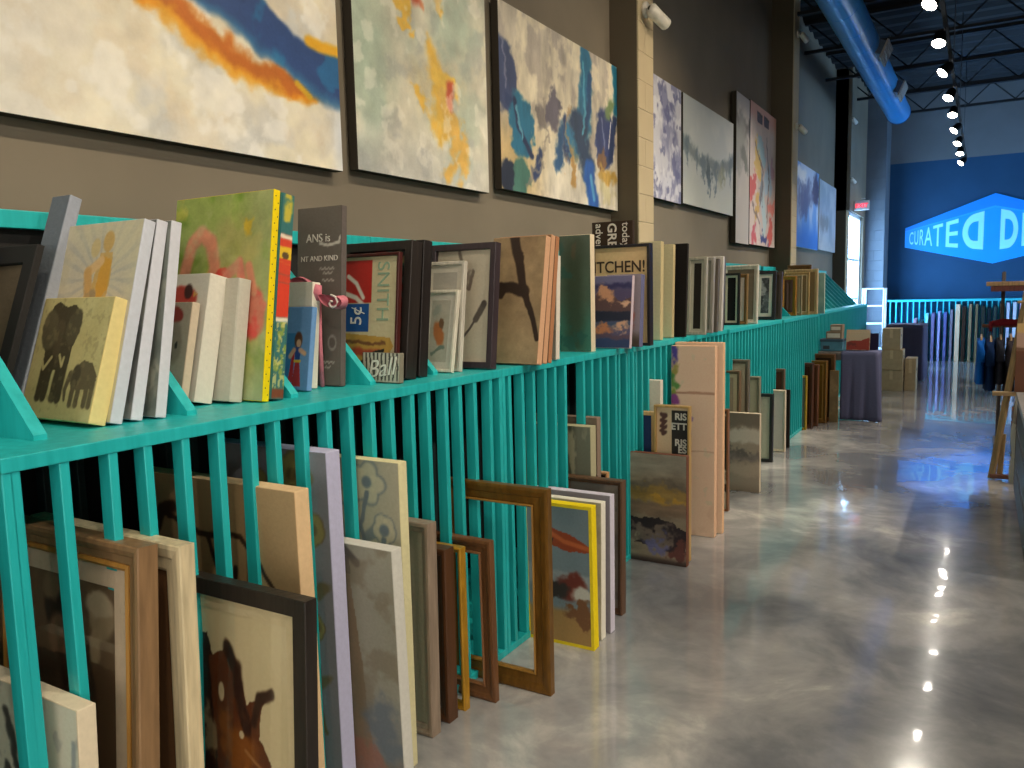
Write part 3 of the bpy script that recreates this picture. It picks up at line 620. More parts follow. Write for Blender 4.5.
# advertising posters and the script-lettered tin
def poster(u, v, ar):
    p = P(u, v, ar, (198, 186, 148)); p.mottle((208, 198, 162), 3, .5, .2, .8, 2)
    p.poly([(.0, .97), (.56, .97), (.56, .62), (.0, .62)], (180, 42, 34)); p.line([(.16, .84), (.30, .78), (.42, .66)], .018, (222, 214, 200)); p.line([(.10, .70), (.30, .66), (.42, .60)], .02, (222, 214, 200))
    p.poly([(.0, .61), (.52, .61), (.52, .38), (.0, .38)], (34, 84, 150)); p.poly([(.0, .37), (.88, .33), (.94, .26), (.70, .02), (.0, .05)], (186, 148, 70)); p.line([(.0, .21), (.72, .20)], .035, (176, 74, 50), .6, .06); p.line([(.05, .30), (.8, .275)], .012, (120, 82, 50), .6, .06)
    p.poly([(.26, .10), (.50, .15), (.62, .22), (.80, .24), (.76, .14), (.64, .05), (.28, .0)], (44, 42, 34), .03); return p.c
def lively(u, v, ar):
    p = P(u, v, ar, (42, 52, 50)); p.mottle((92, 38, 34), 6, .5, .08, .9, 5); p.mottle((54, 100, 94), 8, .55, .06, .9, 15); p.mottle((150, 128, 84), 12, .64, .04, .8, 25); p.mottle((140, 40, 36), 10, .64, .04, .9, 35); return p.c
o = framed('cream poster with red and blue blocks in a thin maroon frame', -1.787, 2.215, SH, .30, .458, .020, 6.4, .011, (70, 28, 24), None, None, poster, group=GT, step=False, name='framed_poster', cat='poster', res=(110, 150))
text_obj('lettering', '5¢', M((226, 226, 222)), o, -.178, .0135, .232, .075, R(-90), .001, 'CENTER'); text_obj('lettering', 'SNITH', M((142, 166, 140)), o, -.105, .0135, .43, .078, R(90), .001, 'LEFT') 
framed('dark framed picture of jumbled red and green shapes behind the poster', -1.771, 2.255, SH, .33, .497, .06, 8., .034, (42, 36, 33), None, None, lively, group=GT, step=False, res=(60, 90))
framed('black frame standing second behind the cream poster', -1.781, 2.347, SH, .33, .503, .05, 7., .03, (36, 31, 30), None, None, (50, 46, 42), group=GT, step=False)
def tin(u, v, ar):
    p = P(u, v, ar, (188, 182, 164)); p.put((np.sin(u * 60 + fbm(u, v, 4, 3) * 3) > .2) * 1. * sm(v, .0, .1), (70, 66, 58)); return p.c
o = canvas('small zebra striped tin block with white script lettering', -1.727, 2.165, SH, .17, .105, .022, 5., tin, (130, 124, 108), GT, name='tin_sign', cat='sign', res=(70, 45))
text_obj('lettering', 'Ball', M((40, 38, 34)), o, -.080, -.0022, .022, .088, R(-8), .0006, 'CENTER', shear=.35, bold=.012); text_obj('lettering', 'Ball', M((226, 222, 208)), o, -.080, -.0036, .022, .088, R(-8), .0006, 'CENTER', shear=.35)
def quail(u, v, ar):
    p = P(u, v, ar, (170, 166, 150)); p.mottle((184, 180, 164), 4, .5, .15, .7, 3); p.ell(.5, .45, .25, .2, (172, 106, 60), 20, .25, .1); p.ell(.6, .62, .13, .08, (110, 84, 60), 0, .25, .1); p.line([(.2, .15), (.8, .25)], .03, (110, 124, 112), .5, .1); p.ell(.3, .8, .25, .1, (140, 150, 140), 0, .5, .2, .7); return p.c
def birdtwig(u, v, ar):
    p = P(u, v, ar, (204, 194, 172)); p.mottle((192, 182, 160), 3, .5, .2, .7, 4)
    p.line([(.40, 1.), (.46, .86), (.52, .78), (.44, .70), (.60, .66), (.66, .80)], .018, (120, 108, 96), .5, .05); p.ell(.55, .74, .1, .04, (128, 116, 108), 20, .5, .2, .7)
    p.line([(.86, .50), (.80, .44), (.74, .38)], .030, (92, 84, 76), .3, .02); p.ell(.875, .52, .05, .032, (80, 72, 66), 0, .2); p.line([(.74, .39), (.64, .30), (.52, .22)], .011, (92, 84, 78), .3); return p.c
framed('small white framed picture of a brown bird leaning in front', -1.765, 2.53, SH, .17, .325, .018, 12., .012, (214, 208, 190), None, (( 200, 196, 182), .03), quail, group=GT, step=False, res=(60, 80))
framed('larger pale grey frame just behind the small brown bird picture', -1.757, 2.575, SH, .20, .435, .02, 8., .014, (196, 190, 176), None, ((206, 200, 184), .03), (176, 172, 160), group=GT, step=False)
framed('purple black framed picture of a bird perched on a twig', -1.684, 2.690, SH, .32, .507, .04, 7.1, .026, (58, 48, 54), None, None, birdtwig, group=GT, step=False, res=(110, 130))
def branch(u, v, ar):
    p = P(u, v, ar, (150, 124, 90)); p.mottle((166, 142, 106), 3, .5, .2, .8, 4); p.put((1 - sm(v, .1, .5)) * .4, (168, 146, 112)); D = (52, 36, 26)
    p.line([(.40, 1.02), (.46, .90), (.56, .76), (.62, .62), (.74, .48), (.86, .36), (.96, .20)], .046, D, .25, .03, 1, .4); p.line([(.66, .57), (.44, .59), (.20, .60), (-.02, .54)], .046, D, .25, .04, 1, .8); p.ell(.55, .83, .07, .05, D, 0, .3, .1); p.line([(.30, .59), (.22, .54)], .03, D, .3, .03); return p.brush(.12).c
canvas('tan canvas of a dark forked branch', -1.588, 2.900, SH, .26, .543, .04, 11., branch, (214, 168, 132), GT, res=(110, 130))
canvas('peach edged canvas directly behind the branch painting', -1.592, 2.958, SH, .26, .55, .036, 10.5, (150, 120, 92), (206, 158, 122), GT)
canvas('deep brown edged canvas third of the branch painting stack', -1.590, 3.003, SH, .26, .545, .03, 10., (140, 110, 84), (176, 122, 86), GT)
canvas('slim white speckled canvas between the branch and green paintings', -1.645, 3.18, SH, .12, .465, .036, 3.4, greypic(4, (196, 188, 172), (120, 112, 100)), (222, 214, 200), GT)
def green(u, v, ar):
    p = P(u, v, ar, (82, 98, 82)); p.mottle((104, 120, 100), 4, .5, .12, .8, 3, 1, .5); p.put((1 - sm(v, .15, .55)) * .75, (70, 134, 116)); p.line([(.5, .9), (.48, .6), (.5, .3), (.48, .12)], .09, (62, 72, 52), .7, .15, .85); p.ell(.5, .82, .08, .08, (92, 76, 52), 0, .5, .2, .8); p.mottle((44, 92, 84), 9, .62, .06, .6, 19); p.put(sm(v, .7, 1) * .3, (104, 108, 96)); return p.c
canvas('tall dark green abstract canvas with a brown centre streak', -1.694, 3.665, SH, .175, .585, .05, 0, green, (222, 206, 176), GT, res=(80, 130))
def sunset(u, v, ar):
    p = P(u, v, ar, (92, 84, 116)); p.put(sm(v, .78, .95), (112, 110, 146)); p.band(.80, .88, (52, 50, 96), .03, .1); p.band(.62, .78, (84, 74, 110), .02, .1)
    p.poly([(.0, .50), (.0, .66), (.2, .76), (.36, .84), (.52, .72), (.75, .66), (1., .72), (1., .50)], (96, 70, 72), .08); p.ell(.36, .72, .2, .09, (206, 150, 116), -10, .4, .3); p.ell(.85, .66, .16, .03, (226, 180, 150), 8, .5, .2); p.band(.36, .50, (36, 40, 62), .015, .05); p.band(.28, .36, (70, 84, 116), .02, .04)
    p.ell(.33, .24, .26, .08, (196, 126, 90), 8, .4, .3); p.ell(.8, .30, .18, .05, (216, 168, 140), 0, .5, .2); p.band(-.1, .14, (52, 66, 108), .04, .06); p.band(.12, .18, (96, 74, 92), .02, .1); return p.c
def autumn(u, v, ar):
    p = P(u, v, ar, (150, 140, 150)); p.ell(.5, .42, .35, .24, (172, 74, 48), 0, .3, .25); p.ell(.6, .55, .2, .1, (190, 96, 66), 0, .3, .3); p.put((1 - sm(v, .05, .25)) * .9, (70, 60, 46)); return p.c
canvas('canvas of a mountain lake at sunset in front of the kitchen sign', -1.585, 3.90, SH, .232, .383, .03, 7.6, sunset, (200, 182, 190), GT, res=(110, 130))
canvas('canvas with a red autumn tree and blue purple edges', -1.574, 4.01, SH, .20, .387, .05, 5.5, autumn, (104, 106, 140), GT)
o = framed('black framed cream sign with large kitchen lettering', -1.565, 4.145, SH, .345, .555, .05, -.5, .016, (34, 30, 34), None, None, (236, 204, 152), group=GT, name='kitchen_sign', cat='sign', step=False)
text_obj('lettering', 'KITCHEN!', M((66, 48, 30)), o, -.03, .0185, .405, .088, 0, .001, 'RIGHT', .92, bold=.012)
o = canvas('brown wooden sign with white lettering standing on end behind the kitchen sign', -1.708, 4.26, SH, .25, .694, .03, 0, (62, 48, 38), (56, 44, 36), GT, name='word_sign', cat='sign')
WT = M((222, 214, 200))
for tx, xx, sz in (('today', -.062, .062), ('GREAT', -.150, .075), ('adventure', -.225, .062)): text_obj('lettering', tx, WT, o, xx, -.002, .685, sz, R(90), .001, 'LEFT', bold=.02 if tx == 'GREAT' else .004)
canvas('cream canvas with plain sides right of the kitchen sign', -1.68, 4.62, SH, .14, .592, .05, 2., (214, 202, 166), (196, 180, 136), GT)
canvas('cream canvas standing closest to the tall black panel', -1.69, 4.86, SH, .12, .585, .04, 3., (206, 194, 156), (190, 172, 130), GT)
canvas('tall black panel standing among pale canvases', -1.633, 4.945, SH, .14, .593, .03, 5., (26, 23, 22), (30, 26, 25), GT)
framed('pale grey frame with a slim dark picture beside the black panel', -1.581, 5.20, SH, .13, .513, .03, 4., .02, (166, 162, 146), None, ((184, 182, 164), .022), (44, 40, 36), group=GT, step=False)
for lb, xx, yy, hh, cc in (('silver grey frame edge first behind the slim dark picture', -1.60, 5.42, .515, (146, 142, 134)), ('dark pewter frame edge second behind the slim dark picture', -1.60, 5.53, .51, (96, 90, 82)), ('white silver frame edge third behind the slim dark picture', -1.605, 5.66, .53, (196, 192, 184))):
    framed(lb, xx, yy, SH, .18, hh, .035, 5., .022, cc, None, None, (150, 146, 136), group=GT, step=False)
framed('charcoal grey frame with a pale front edge left of the big silver frame', -1.655, 5.86, SH, .20, .516, .045, 6., .03, (82, 78, 76), None, None, (200, 194, 176), group=GT, step=False)
framed('black framed mirror like panel standing inside the silver frame row', -1.741, 6.66, SH, .14, .428, .03, 2., .018, (22, 20, 20), None, ((206, 196, 170), .02), (26, 24, 23), group=GT, step=False)
framed('bronze frame between the black panel and the big silver frame', -1.70, 6.75, SH, .12, .42, .03, 3., .03, (134, 102, 58), None, None, (206, 196, 180), group=GT)
framed('big silver white frame on the far rack top', -1.647, 6.87, SH, .30, .496, .04, 4., .036, (206, 200, 182), None, None, (120, 110, 92), group=GT)
def bw(u, v, ar):
    p = P(u, v, ar, (150, 148, 146)); p.mottle((50, 50, 52), 5, .5, .08, 1, 6); p.mottle((90, 90, 92), 9, .55, .06, .8, 16); return p.c
framed('black framed black and white picture with a white mat', -1.687, 7.72, SH, .20, .459, .03, 5.5, .03, (34, 30, 32), None, ((216, 208, 192), .035), bw, group=GT, step=False, res=(50, 70))
framed('dark frame seen edge on behind the black and white picture', -1.66, 7.86, SH, .2, .45, .05, 4., .03, (72, 62, 54), None, None, (90, 80, 70), group=GT, step=False)
framed('ornate bright gold frame at the front of the gilded group', -1.715, 8.85, SH, .16, .419, .045, 0, .04, (190, 128, 44), ((96, 50, 24), .05), None, None, group=GT, metal=.4)
framed('low grey and cream frame leaning beside the ornate gold one', -1.690, 9.02, SH, .17, .425, .03, 0, .024, (160, 146, 112), ((206, 192, 156), .014), ((176, 168, 140), .014), (158, 150, 128), group=GT)
framed('pale gold frame around the grey and cream one', -1.640, 9.16, SH, .27, .46, .03, 0, .026, (196, 164, 104), ((226, 206, 160), .012), None, None, group=GT)
framed('wide cream gold frame at the back of the gilded group', -1.570, 9.26, SH, .36, .495, .04, 0, .034, (200, 176, 128), None, None, (150, 128, 90), group=GT)
framed('dark bronze frame standing highest behind the gilded group', -1.66, 9.38, SH, .26, .545, .04, 0, .04, (112, 84, 44), None, None, (120, 96, 60), group=GT)
def sea(u, v, ar):
    p = P(u, v, ar, (126, 168, 158)); p.mottle((150, 190, 176), 4, .5, .12, .8, 6); p.put((1 - sm(v, .0, .4)) * .5, (80, 126, 130)); return p.c
canvas('pale sea green canvas at the end of the rack tops', -1.535, 9.50, SH, .14, .455, .03, -3, sea, (196, 206, 180), GT)
# ------------------------------------------------------------------ canvases and frames standing on the floor in the slots
GF = 'art standing in the floor slots'
def ink(u, v, ar):
    p = P(u, v, ar, (206, 198, 178)); p.mottle((218, 212, 194), 3, .5, .2, .7, 3); D = (70, 66, 62)
    p.line([(.98, .88), (.94, .6), (.92, .4)], .012, (150, 150, 148), .6, .03); p.ell(.93, .45, .03, .04, (80, 82, 96), 0, .4, .2); p.line([(.74, .7), (.82, .56), (.9, .46)], .01, (130, 70, 56), .5, .05); p.line([(.5, .9), (.6, .6), (.7, .3), (.66, .1)], .02, D, .5, .06, 1, .4); p.line([(.5, .7), (.4, .5), (.46, .3)], .018, D, .5, .06); p.mottle((160, 156, 150), 8, .66, .03, .6, 7); return p.c
def portrait(u, v, ar):
    p = P(u - .08, v - .09, ar, (112, 90, 66)); p.mottle((128, 106, 80), 3, .5, .2, .8, 3); p.put((1 - sm(v, .3, .75)) * .6, (76, 56, 38))
    p.ell(.36, .80, .16, .10, (58, 44, 32), 0, .15, .05); p.ell(.30, .84, .10, .05, (134, 110, 82), 20, .3, .1); p.ell(.36, .70, .12, .08, (140, 106, 80), 0, .2); p.poly([(.1, .64), (.6, .64), (.78, .2), (.0, .2)], (70, 52, 38), .04)
    p.ell(.78, .80, .12, .07, (160, 138, 108), 0, .2, .05); p.ell(.76, .84, .13, .045, (186, 166, 138), 8, .2, .05); p.ell(.70, .68, .06, .09, (170, 146, 114), -20, .3, .1); p.poly([(.6, .66), (.95, .66), (1., .2), (.55, .2)], (92, 68, 46), .04); p.line([(.62, .70), (.7, .5), (.6, .3)], .02, (60, 44, 32), .5, .05); return p.c
def calligraphy(u, v, ar):
    p = P(u, v, ar, (168, 138, 98)); p.mottle((180, 150, 108), 3, .5, .2, .8, 3); p.put(sm(u, .6, 1.) * .4, (184, 160, 122)); D = (58, 40, 26)
    p.line([(.06, .83), (.16, .88), (.28, .855), (.40, .84), (.52, .845), (.66, .85), (.74, .80), (.85, .72), (.95, .62)], .011, D, .4, .03, 1, .6); p.line([(.10, .84), (.14, .89), (.22, .90)], .02, D, .4, .03); p.line([(.45, .84), (.50, .74), (.62, .66), (.66, .60)], .009, D, .4, .04); p.line([(.62, .76), (.60, .66), (.70, .70)], .008, D, .4, .03); p.line([(.3, .85), (.26, .7), (.32, .5)], .012, D, .4, .06); p.ell(.3, .25, .2, .18, (120, 84, 52), 0, .5, .3, .7); return p.c
def rooster(u, v, ar):
    p = P((u - .5) * 1.12 + .30, (v + .24) / 1.22, ar, (210, 194, 152)); p.mottle((218, 204, 166), 3, .5, .2, .7, 3); B = (98, 50, 22); D = (52, 26, 14)
    p.poly([(.04, .92), (.18, .93), (.26, .82), (.32, .76), (.30, .6), (.34, .4), (.2, .2), (.02, .3)], D, .06); p.poly([(.20, .84), (.34, .90), (.46, .84), (.52, .74), (.60, .77), (.72, .80), (.64, .74), (.62, .66), (.72, .60), (.78, .53), (.74, .47), (.54, .47), (.44, .38), (.28, .42)], B, .05)
    p.line([(.36, .9), (.44, .84), (.46, .74), (.52, .68)], .028, D, .4, .05); p.line([(.58, .70), (.62, .77), (.72, .80)], .018, D, .4, .03); p.ell(.44, .62, .14, .07, (148, 88, 28), 0, .4, .2, .8); p.ell(.62, .53, .11, .05, (120, 62, 24), 0, .3, .1); p.ell(.47, .645, .02, .012, (206, 190, 150)); p.line([(.50, .60), (.58, .575), (.66, .555)], .006, (160, 110, 60), .5)
    p.poly([(.40, .46), (.56, .46), (.52, .1), (.40, .1)], (112, 70, 30), .04); p.line([(.62, .46), (.66, .38), (.70, .40), (.66, .30), (.68, .1)], .010, D, .4, .04); p.line([(.58, .36), (.66, .34)], .012, D, .4); p.ell(.2, .6, .05, .08, (150, 130, 96), 20, .3, .2); p.ell(.3, .76, .025, .03, (206, 190, 150)); return p.c
def floral(bg, st, bl):
    def f(u, v, ar):
        p = P(u, v, ar, bg); p.mottle(tuple(x * 1.1 for x in bg), 3, .5, .2, .8, 4); p.put((1 - sm(v, .1, .5)) * .3, tuple(x * .85 for x in bg))
        for i, (x, y, r) in enumerate(((.72, .93, .075), (.40, .88, .06), (.86, .78, .05), (.25, .70, .06), (.62, .62, .05), (.85, .5, .04), (.4, .45, .05))):
            for k in range(5): p.ell(x + math.cos(k * 1.257 + i) * r * .8 / ar * .6, y + math.sin(k * 1.257 + i) * r * .5, r * .62 / ar, r * .52, st, k * 72, .12, .03, .8)
            for k in range(5): p.ell(x + math.cos(k * 1.257 + i) * r * .8 / ar * .6, y + math.sin(k * 1.257 + i) * r * .5, r * .5 / ar, r * .42, bl, k * 72, .2, .03, .9)
            p.ell(x, y, .02 / ar, .02, st, 0, .3); p.line([(x, y - .03), (x - .06 / ar * .5, y - .16), (x + .04, y - .3)], .008, st, .4, .05); p.ell(x + .03, y - .17, .05 / ar, .018, st, 35, .3, .05, .8)
        return p.c
    return f
def lighthouse(u, v, ar):
    p = P(u, v, ar, (160, 160, 144)); p.mottle((174, 174, 160), 3, .5, .2, .8, 4); p.put((1 - sm(v, .05, .45)) * .8, (122, 126, 128)); p.poly([(.46, .90), (.58, .90), (.72, .1), (.34, .1)], (150, 132, 110), .04); p.poly([(.44, .88), (.60, .88), (.58, .95), (.46, .95)], (112, 106, 96)); p.line([(.4, .94), (.52, .99), (.66, .93)], .018, (100, 96, 90)); p.mottle((132, 122, 100), 9, .6, .08, .5, 13); p.ell(.7, .1, .3, .08, (170, 120, 104), 0, .5, .4, .8); p.ell(.85, .3, .16, .1, (112, 126, 138), 0, .5, .3, .8); p.ell(.2, .2, .15, .1, (110, 104, 90), 0, .5, .3); return p.c
def seabird(u, v, ar):
    p = P(u, v, ar, (108, 124, 132)); p.mottle((126, 140, 146), 3, .5, .2, .8, 4); p.poly([(.16, .88), (.32, .83), (.70, .79), (1., .72), (.98, .69), (.62, .68), (.40, .70), (.22, .76)], (150, 66, 34), .04); p.poly([(.16, .76), (.44, .75), (.42, .71), (.18, .71)], (44, 40, 40), .03); p.line([(.28, .82), (.6, .74), (.95, .71)], .016, (190, 98, 52), .5)
    p.band(.42, .52, (150, 156, 158), .02, .08); p.ell(.70, .44, .24, .10, (110, 46, 34), 20, .25, .15); p.ell(.50, .38, .16, .06, (54, 44, 40), 30, .25, .15); p.ell(.86, .38, .16, .06, (196, 192, 180), -10, .3, .1); p.put((1 - sm(v, .22, .28)), (168, 132, 78)); p.ell(.8, .26, .2, .06, (120, 80, 48), 0, .3, .3); return p.c
def bark(u, v, ar):
    p = P(u, v, ar, (122, 120, 96)); p.mottle((160, 156, 128), 7, .52, .06, .9, 4, 1.4, .5); p.mottle((70, 74, 58), 10, .58, .05, .9, 14, 1.4, .5); p.put(sm(u, .72, .82) * .5, (150, 150, 132)); p.ell(.5, .3, .12, .22, (60, 58, 44), 0, .4, .3, .8); return p.c
def storm(u, v, ar):
    p = P(u, v, ar, (142, 126, 104)); p.put(sm(v, .72, .9) * .7, (150, 144, 128)); p.band(.62, .74, (104, 92, 78), .04, .15); p.band(.56, .68, (156, 124, 58), .03, .2, .8); p.ell(.75, .62, .3, .06, (184, 142, 56), 0, .4, .4); p.band(.42, .55, (132, 108, 86), .03, .12); p.poly([(0, .47), (.3, .40), (.62, .42), (1, .34), (1, .12), (0, .16)], (42, 30, 34), .1); p.ell(.55, .26, .3, .08, (120, 104, 92), 8, .4, .4); p.ell(.62, .18, .14, .07, (110, 108, 150), 0, .4, .3, .9); p.ell(.25, .15, .2, .06, (146, 134, 112), 0, .4, .4); p.ell(.9, .12, .12, .06, (96, 54, 48), 0, .4, .3); p.put((1 - sm(v, .0, .07)), (54, 40, 36)); return p.brush(.14, .4, 1.6).c
def seascape(u, v, ar):
    p = P(u, v, ar, (152, 138, 120)); p.band(.80, 1.1, (112, 100, 86), .05, .12); p.band(.62, .78, (190, 180, 164), .03, .12); p.ell(.55, .5, .5, .07, (96, 88, 82), -4, .4, .3); p.band(.36, .46, (120, 110, 104), .03, .2, .7); p.band(.2, .34, (168, 152, 132), .03, .12); p.put((1 - sm(v, .0, .12)) * .6, (128, 112, 94)); return p.c
def pinkpanel(u, v, ar):
    p = P(u, v, ar, (224, 190, 162)); p.mottle((232, 202, 176), 2, .5, .2, .8, 3); p.mottle((206, 168, 140), 8, .64, .06, .4, 9); p.line([(.05, .755), (1., .755)], .006, (176, 132, 108), .5, .01); p.line([(.05, .45), (1., .45)], .003, (196, 156, 132), .5, .01)
    F = ((.0, .96, (70, 56, 140)), (.06, .90, (150, 140, 70)), (.0, .85, (74, 130, 64)), (.09, .80, (90, 140, 70)), (.0, .74, (130, 150, 60)), (.05, .70, (140, 70, 140)), (.0, .64, (150, 120, 70)), (.04, .58, (120, 110, 180)), (.08, .53, (170, 120, 150)))
    for i, (x, y, c) in enumerate(F): p.ell(x, y, .10, .03, c, 0, .4, .2)
    p.ell(.45, .57, .05, .012, (140, 110, 170), 0, .4, .3); p.ell(.40, .52, .05, .01, (190, 140, 180), 0, .4, .3); p.mottle((196, 190, 160), 16, .72, .03, .4, 33); return p.c
canvas('thick white canvas with grey ink brushwork, cut off at the bottom left corner', -1.60, .872, 0, .56, .655, .042, 2., ink, (226, 212, 184), GF)
framed('brown and gold framed portrait of figures under a cream mat and glass', -1.565, .968, 0, .62, .968, .05, 4., .05, (136, 106, 74), ((166, 120, 56), .016), ((206, 184, 158), .05), portrait, True, GF, res=(150, 170))
framed('moulded cream frame standing right of the glazed portrait', -1.53, 1.088, 0, .60, .954, .04, 1.5, .07, (206, 190, 154), None, None, (96, 66, 40), group=GF)
canvas('tan canvas with dark calligraphic branches deep in its slot', -1.52, 1.467, 0, .64, 1.003, .05, -.6, calligraphy, (222, 190, 146), GF, res=(150, 170))
framed('black framed rooster picture with a brown ink bird on cream', -1.288, 1.204, 0, .62, .822, .036, 3.0, .042, (40, 33, 28), ((120, 100, 72), .006), ((214, 198, 158), .035), rooster, True, GF, step=False, res=(160, 170))
canvas('slim peach edged canvas just behind the black rooster frame', -1.325, 1.266, 0, .5, .70, .012, 0, (190, 160, 120), (218, 178, 138), GF)
canvas('tall blue grey flower canvas with a lavender edge', -1.60, 1.667, 0, .50, 1.062, .056, -.4, floral((124, 126, 134), (110, 96, 60), (148, 138, 84)), (186, 186, 214), GF, res=(110, 170))
canvas('grey green canvas of a pale tower among plants', -1.447, 1.768, 0, .40, .770, .045, -1.6, lighthouse, (212, 210, 200), GF, res=(110, 170))
canvas('tall cream canvas of pale outlined flowers with yellowed edge', -1.521, 1.885, 0, .46, .995, .04, 0, floral((168, 164, 142), (112, 124, 130), (196, 190, 160)), (222, 214, 168), GF, res=(110, 170))
framed('grey weathered wood frame left of the brown wooden frames', -1.565, 2.064, 0, .45, .745, .05, 1., .035, (146, 128, 110), None, None, (150, 142, 122), group=GF)
framed('dark brown wooden frame in front of the narrow gold one', -1.568, 2.168, 0, .44, .628, .055, .5, .045, (84, 52, 28), None, None, (70, 44, 26), group=GF)
framed('narrow antique gold frame between two brown wooden frames', -1.566, 2.264, 0, .42, .608, .034, 0, .022, (196, 146, 44), None, None, None, group=GF, metal=.35, name='picture_frame', cat='picture frame')
framed('brown stepped wooden frame right of the narrow gold frame', -1.499, 2.366, 0, .46, .616, .028, -1., .05, (112, 74, 44), ((138, 94, 58), .012), None, None, group=GF, name='picture_frame', cat='picture frame')
framed('wide antique gold empty frame with teal slats showing through', -1.342, 2.504, 0, .46, .79, .034, 0, .068, (124, 86, 32), ((160, 116, 48), .010), None, None, group=GF, metal=.35, name='picture_frame', cat='picture frame')
o = canvas('canvas of an orange winged sea bird with a bright yellow edge', -1.357, 2.932, 0, .32, .622, .046, -1.5, seabird, (240, 212, 24), GF, res=(110, 150))
ring('painted_border', M((240, 212, 24), .6), o, .32, .622, [(0, 0), (0, -.0022), (.014, -.0022), (.014, 0)])
canvas('white edged canvas directly behind the sea bird', -1.371, 3.036, 0, .32, .607, .045, 1., greypic(4, (190, 186, 170), (170, 166, 150)), (232, 226, 208), GF)
canvas('canvas with white lavender speckled edge, third in the sea bird stack', -1.365, 3.122, 0, .38, .621, .046, .4, (138, 132, 138), (208, 202, 216), GF)
framed('thin dark brown frame at the back of the sea bird stack', -1.398, 3.322, 0, .30, .634, .05, 1.2, .026, (94, 66, 44), None, None, greypic(6, (134, 122, 108), (110, 100, 90)), group=GF)
canvas('mottled green and cream bark like canvas showing over the stack', -1.591, 3.42, 0, .36, .862, .06, 0, bark, (176, 170, 136), GF)
canvas('brownish grey canvas peeking out behind the mottled green one', -1.605, 3.525, 0, .36, .89, .045, 0, (126, 112, 96), (140, 120, 104), GF)
framed('little pale wood frame corner above the thin brown frame', -1.601, 3.63, 0, .30, .596, .03, 0, .018, (196, 146, 100), None, None, (60, 40, 34), group=GF)
canvas('brown and ochre stormy landscape canvas', -1.342, 4.094, 0, .42, .614, .042, 0, storm, (118, 76, 60), GF, res=(120, 150))
def parisbg(u, v, ar):
    p = P(u, v, ar, (206, 180, 144)); p.mottle((216, 192, 158), 4, .5, .2, .7, 2); p.put((u > .47) * (v > .2) * (v < .98) * 1., (36, 30, 26))
    for k in range(4): p.line([(.14, .95 - k * .035), (.28, .94 - k * .035), (.2, .93 - k * .035)], .012, (84, 52, 46), .4, .05)
    return p.c
o = framed('cream and black word poster in a tan frame left of the pink panel', -1.358, 4.19, 0, .205, .869, .035, 0, .012, (188, 152, 92), None, None, parisbg, group=GF, step=False, name='word_poster', cat='poster')
for k, (tx, zz) in enumerate((('RIS', .79), ('ETT', .735), ('RIS', .645), ('ES', .605))): text_obj('lettering', tx, M((206, 200, 186)), o, -.022, .019, zz, .052, 0, .001, 'RIGHT', bold=.03)
framed('small blue picture in a blond wood frame left of the word poster', -1.588, 4.275, 0, .28, .815, .03, 0, .022, (216, 174, 118), None, None, (58, 78, 124), group=GF, step=False)
canvas('tall narrow white canvas behind the word poster', -1.59, 4.375, 0, .30, .985, .045, 0, (216, 206, 188), (222, 214, 198), GF)
canvas('very tall pink beige panel with purple and green flowers', -1.36, 4.675, 0, .27, 1.165, .05, 0, pinkpanel, (226, 184, 150), GF, res=(80, 190))
canvas('second tall pink beige canvas behind the flowered panel', -1.34, 4.775, 0, .30, 1.18, .045, 0, (230, 200, 170), (226, 180, 140), GF)
def zig(u, v, ar):
    p = P(u, v, ar, (206, 196, 176)); p.mottle((60, 56, 52), 14, .52, .04, 1, 4); return p.c
framed('slim brown frame with a black speckled mat right of the pink panel', -1.445, 5.285, 0, .30, .70, .04, -1., .012, (128, 84, 52), None, None, zig, group=GF, step=False)
canvas('grey seascape canvas standing out from the slots', -1.378, 5.885, 0, .36, .589, .045, -.8, seascape, (206, 190, 164), GF, res=(90, 120))
framed('brown and beige frame left behind the grey seascape', -1.553, 5.985, 0, .30, .889, .04, 0, .026, (122, 98, 74), None, ((186, 168, 138), .03), (150, 132, 110), group=GF)
framed('tallest grey frame behind the grey seascape', -1.513, 6.085, 0, .32, .964, .04, 0, .032, (110, 102, 86), None, None, (176, 166, 142), group=GF)
framed('pale grey green frame at the right behind the grey seascape', -1.50, 6.38, 0, .30, .806, .045, 0, .026, (136, 132, 110), None, None, (170, 166, 140), group=GF)
framed('black frame with a white mat right of the grey seascape', -1.53, 6.98, 0, .30, .594, .045, .4, .026, (36, 32, 30), None, None, (196, 190, 166), group=GF, step=False)
framed('cream white frame with a peach edge beside the black frame', -1.526, 7.475, 0, .30, .571, .045, -1., .022, (222, 204, 176), None, None, (216, 206, 192), group=GF)
framed('small dark brown frame above the cream white frame', -1.56, 7.58, 0, .26, .754, .045, 0, .028, (110, 84, 62), None, None, (92, 60, 44), group=GF)
canvas('dark edged canvas standing behind the cream white frame', -1.533, 7.69, 0, .3, .549, .04, 0, (40, 34, 30), (38, 34, 32), GF)
framed('thin black frame edge left of the gold topped frame', -1.63, 8.63, 0, .3, .746, .045, 0, .022, (50, 46, 42), None, None, (60, 56, 52), group=GF)
framed('small frame with a bright gold top in the bronze group', -1.573, 8.75, 0, .22, .574, .045, 0, .022, (196, 156, 50), None, None, (110, 122, 108), group=GF, metal=.3)
framed('dark mahogany frame in the bronze group', -1.53, 8.86, 0, .3, .70, .06, 0, .04, (84, 46, 26), None, None, (60, 36, 24), group=GF)
framed('reddish brown frame second in the bronze group', -1.505, 9.03, 0, .28, .668, .05, 0, .036, (112, 66, 36), None, None, (84, 50, 30), group=GF)
framed('large bronze gold frame before the cloth covered table', -1.455, 9.26, 0, .20, .691, .055, 0, .042, (134, 92, 32), ((168, 126, 52), .012), None, (120, 86, 34), group=GF, metal=.3)
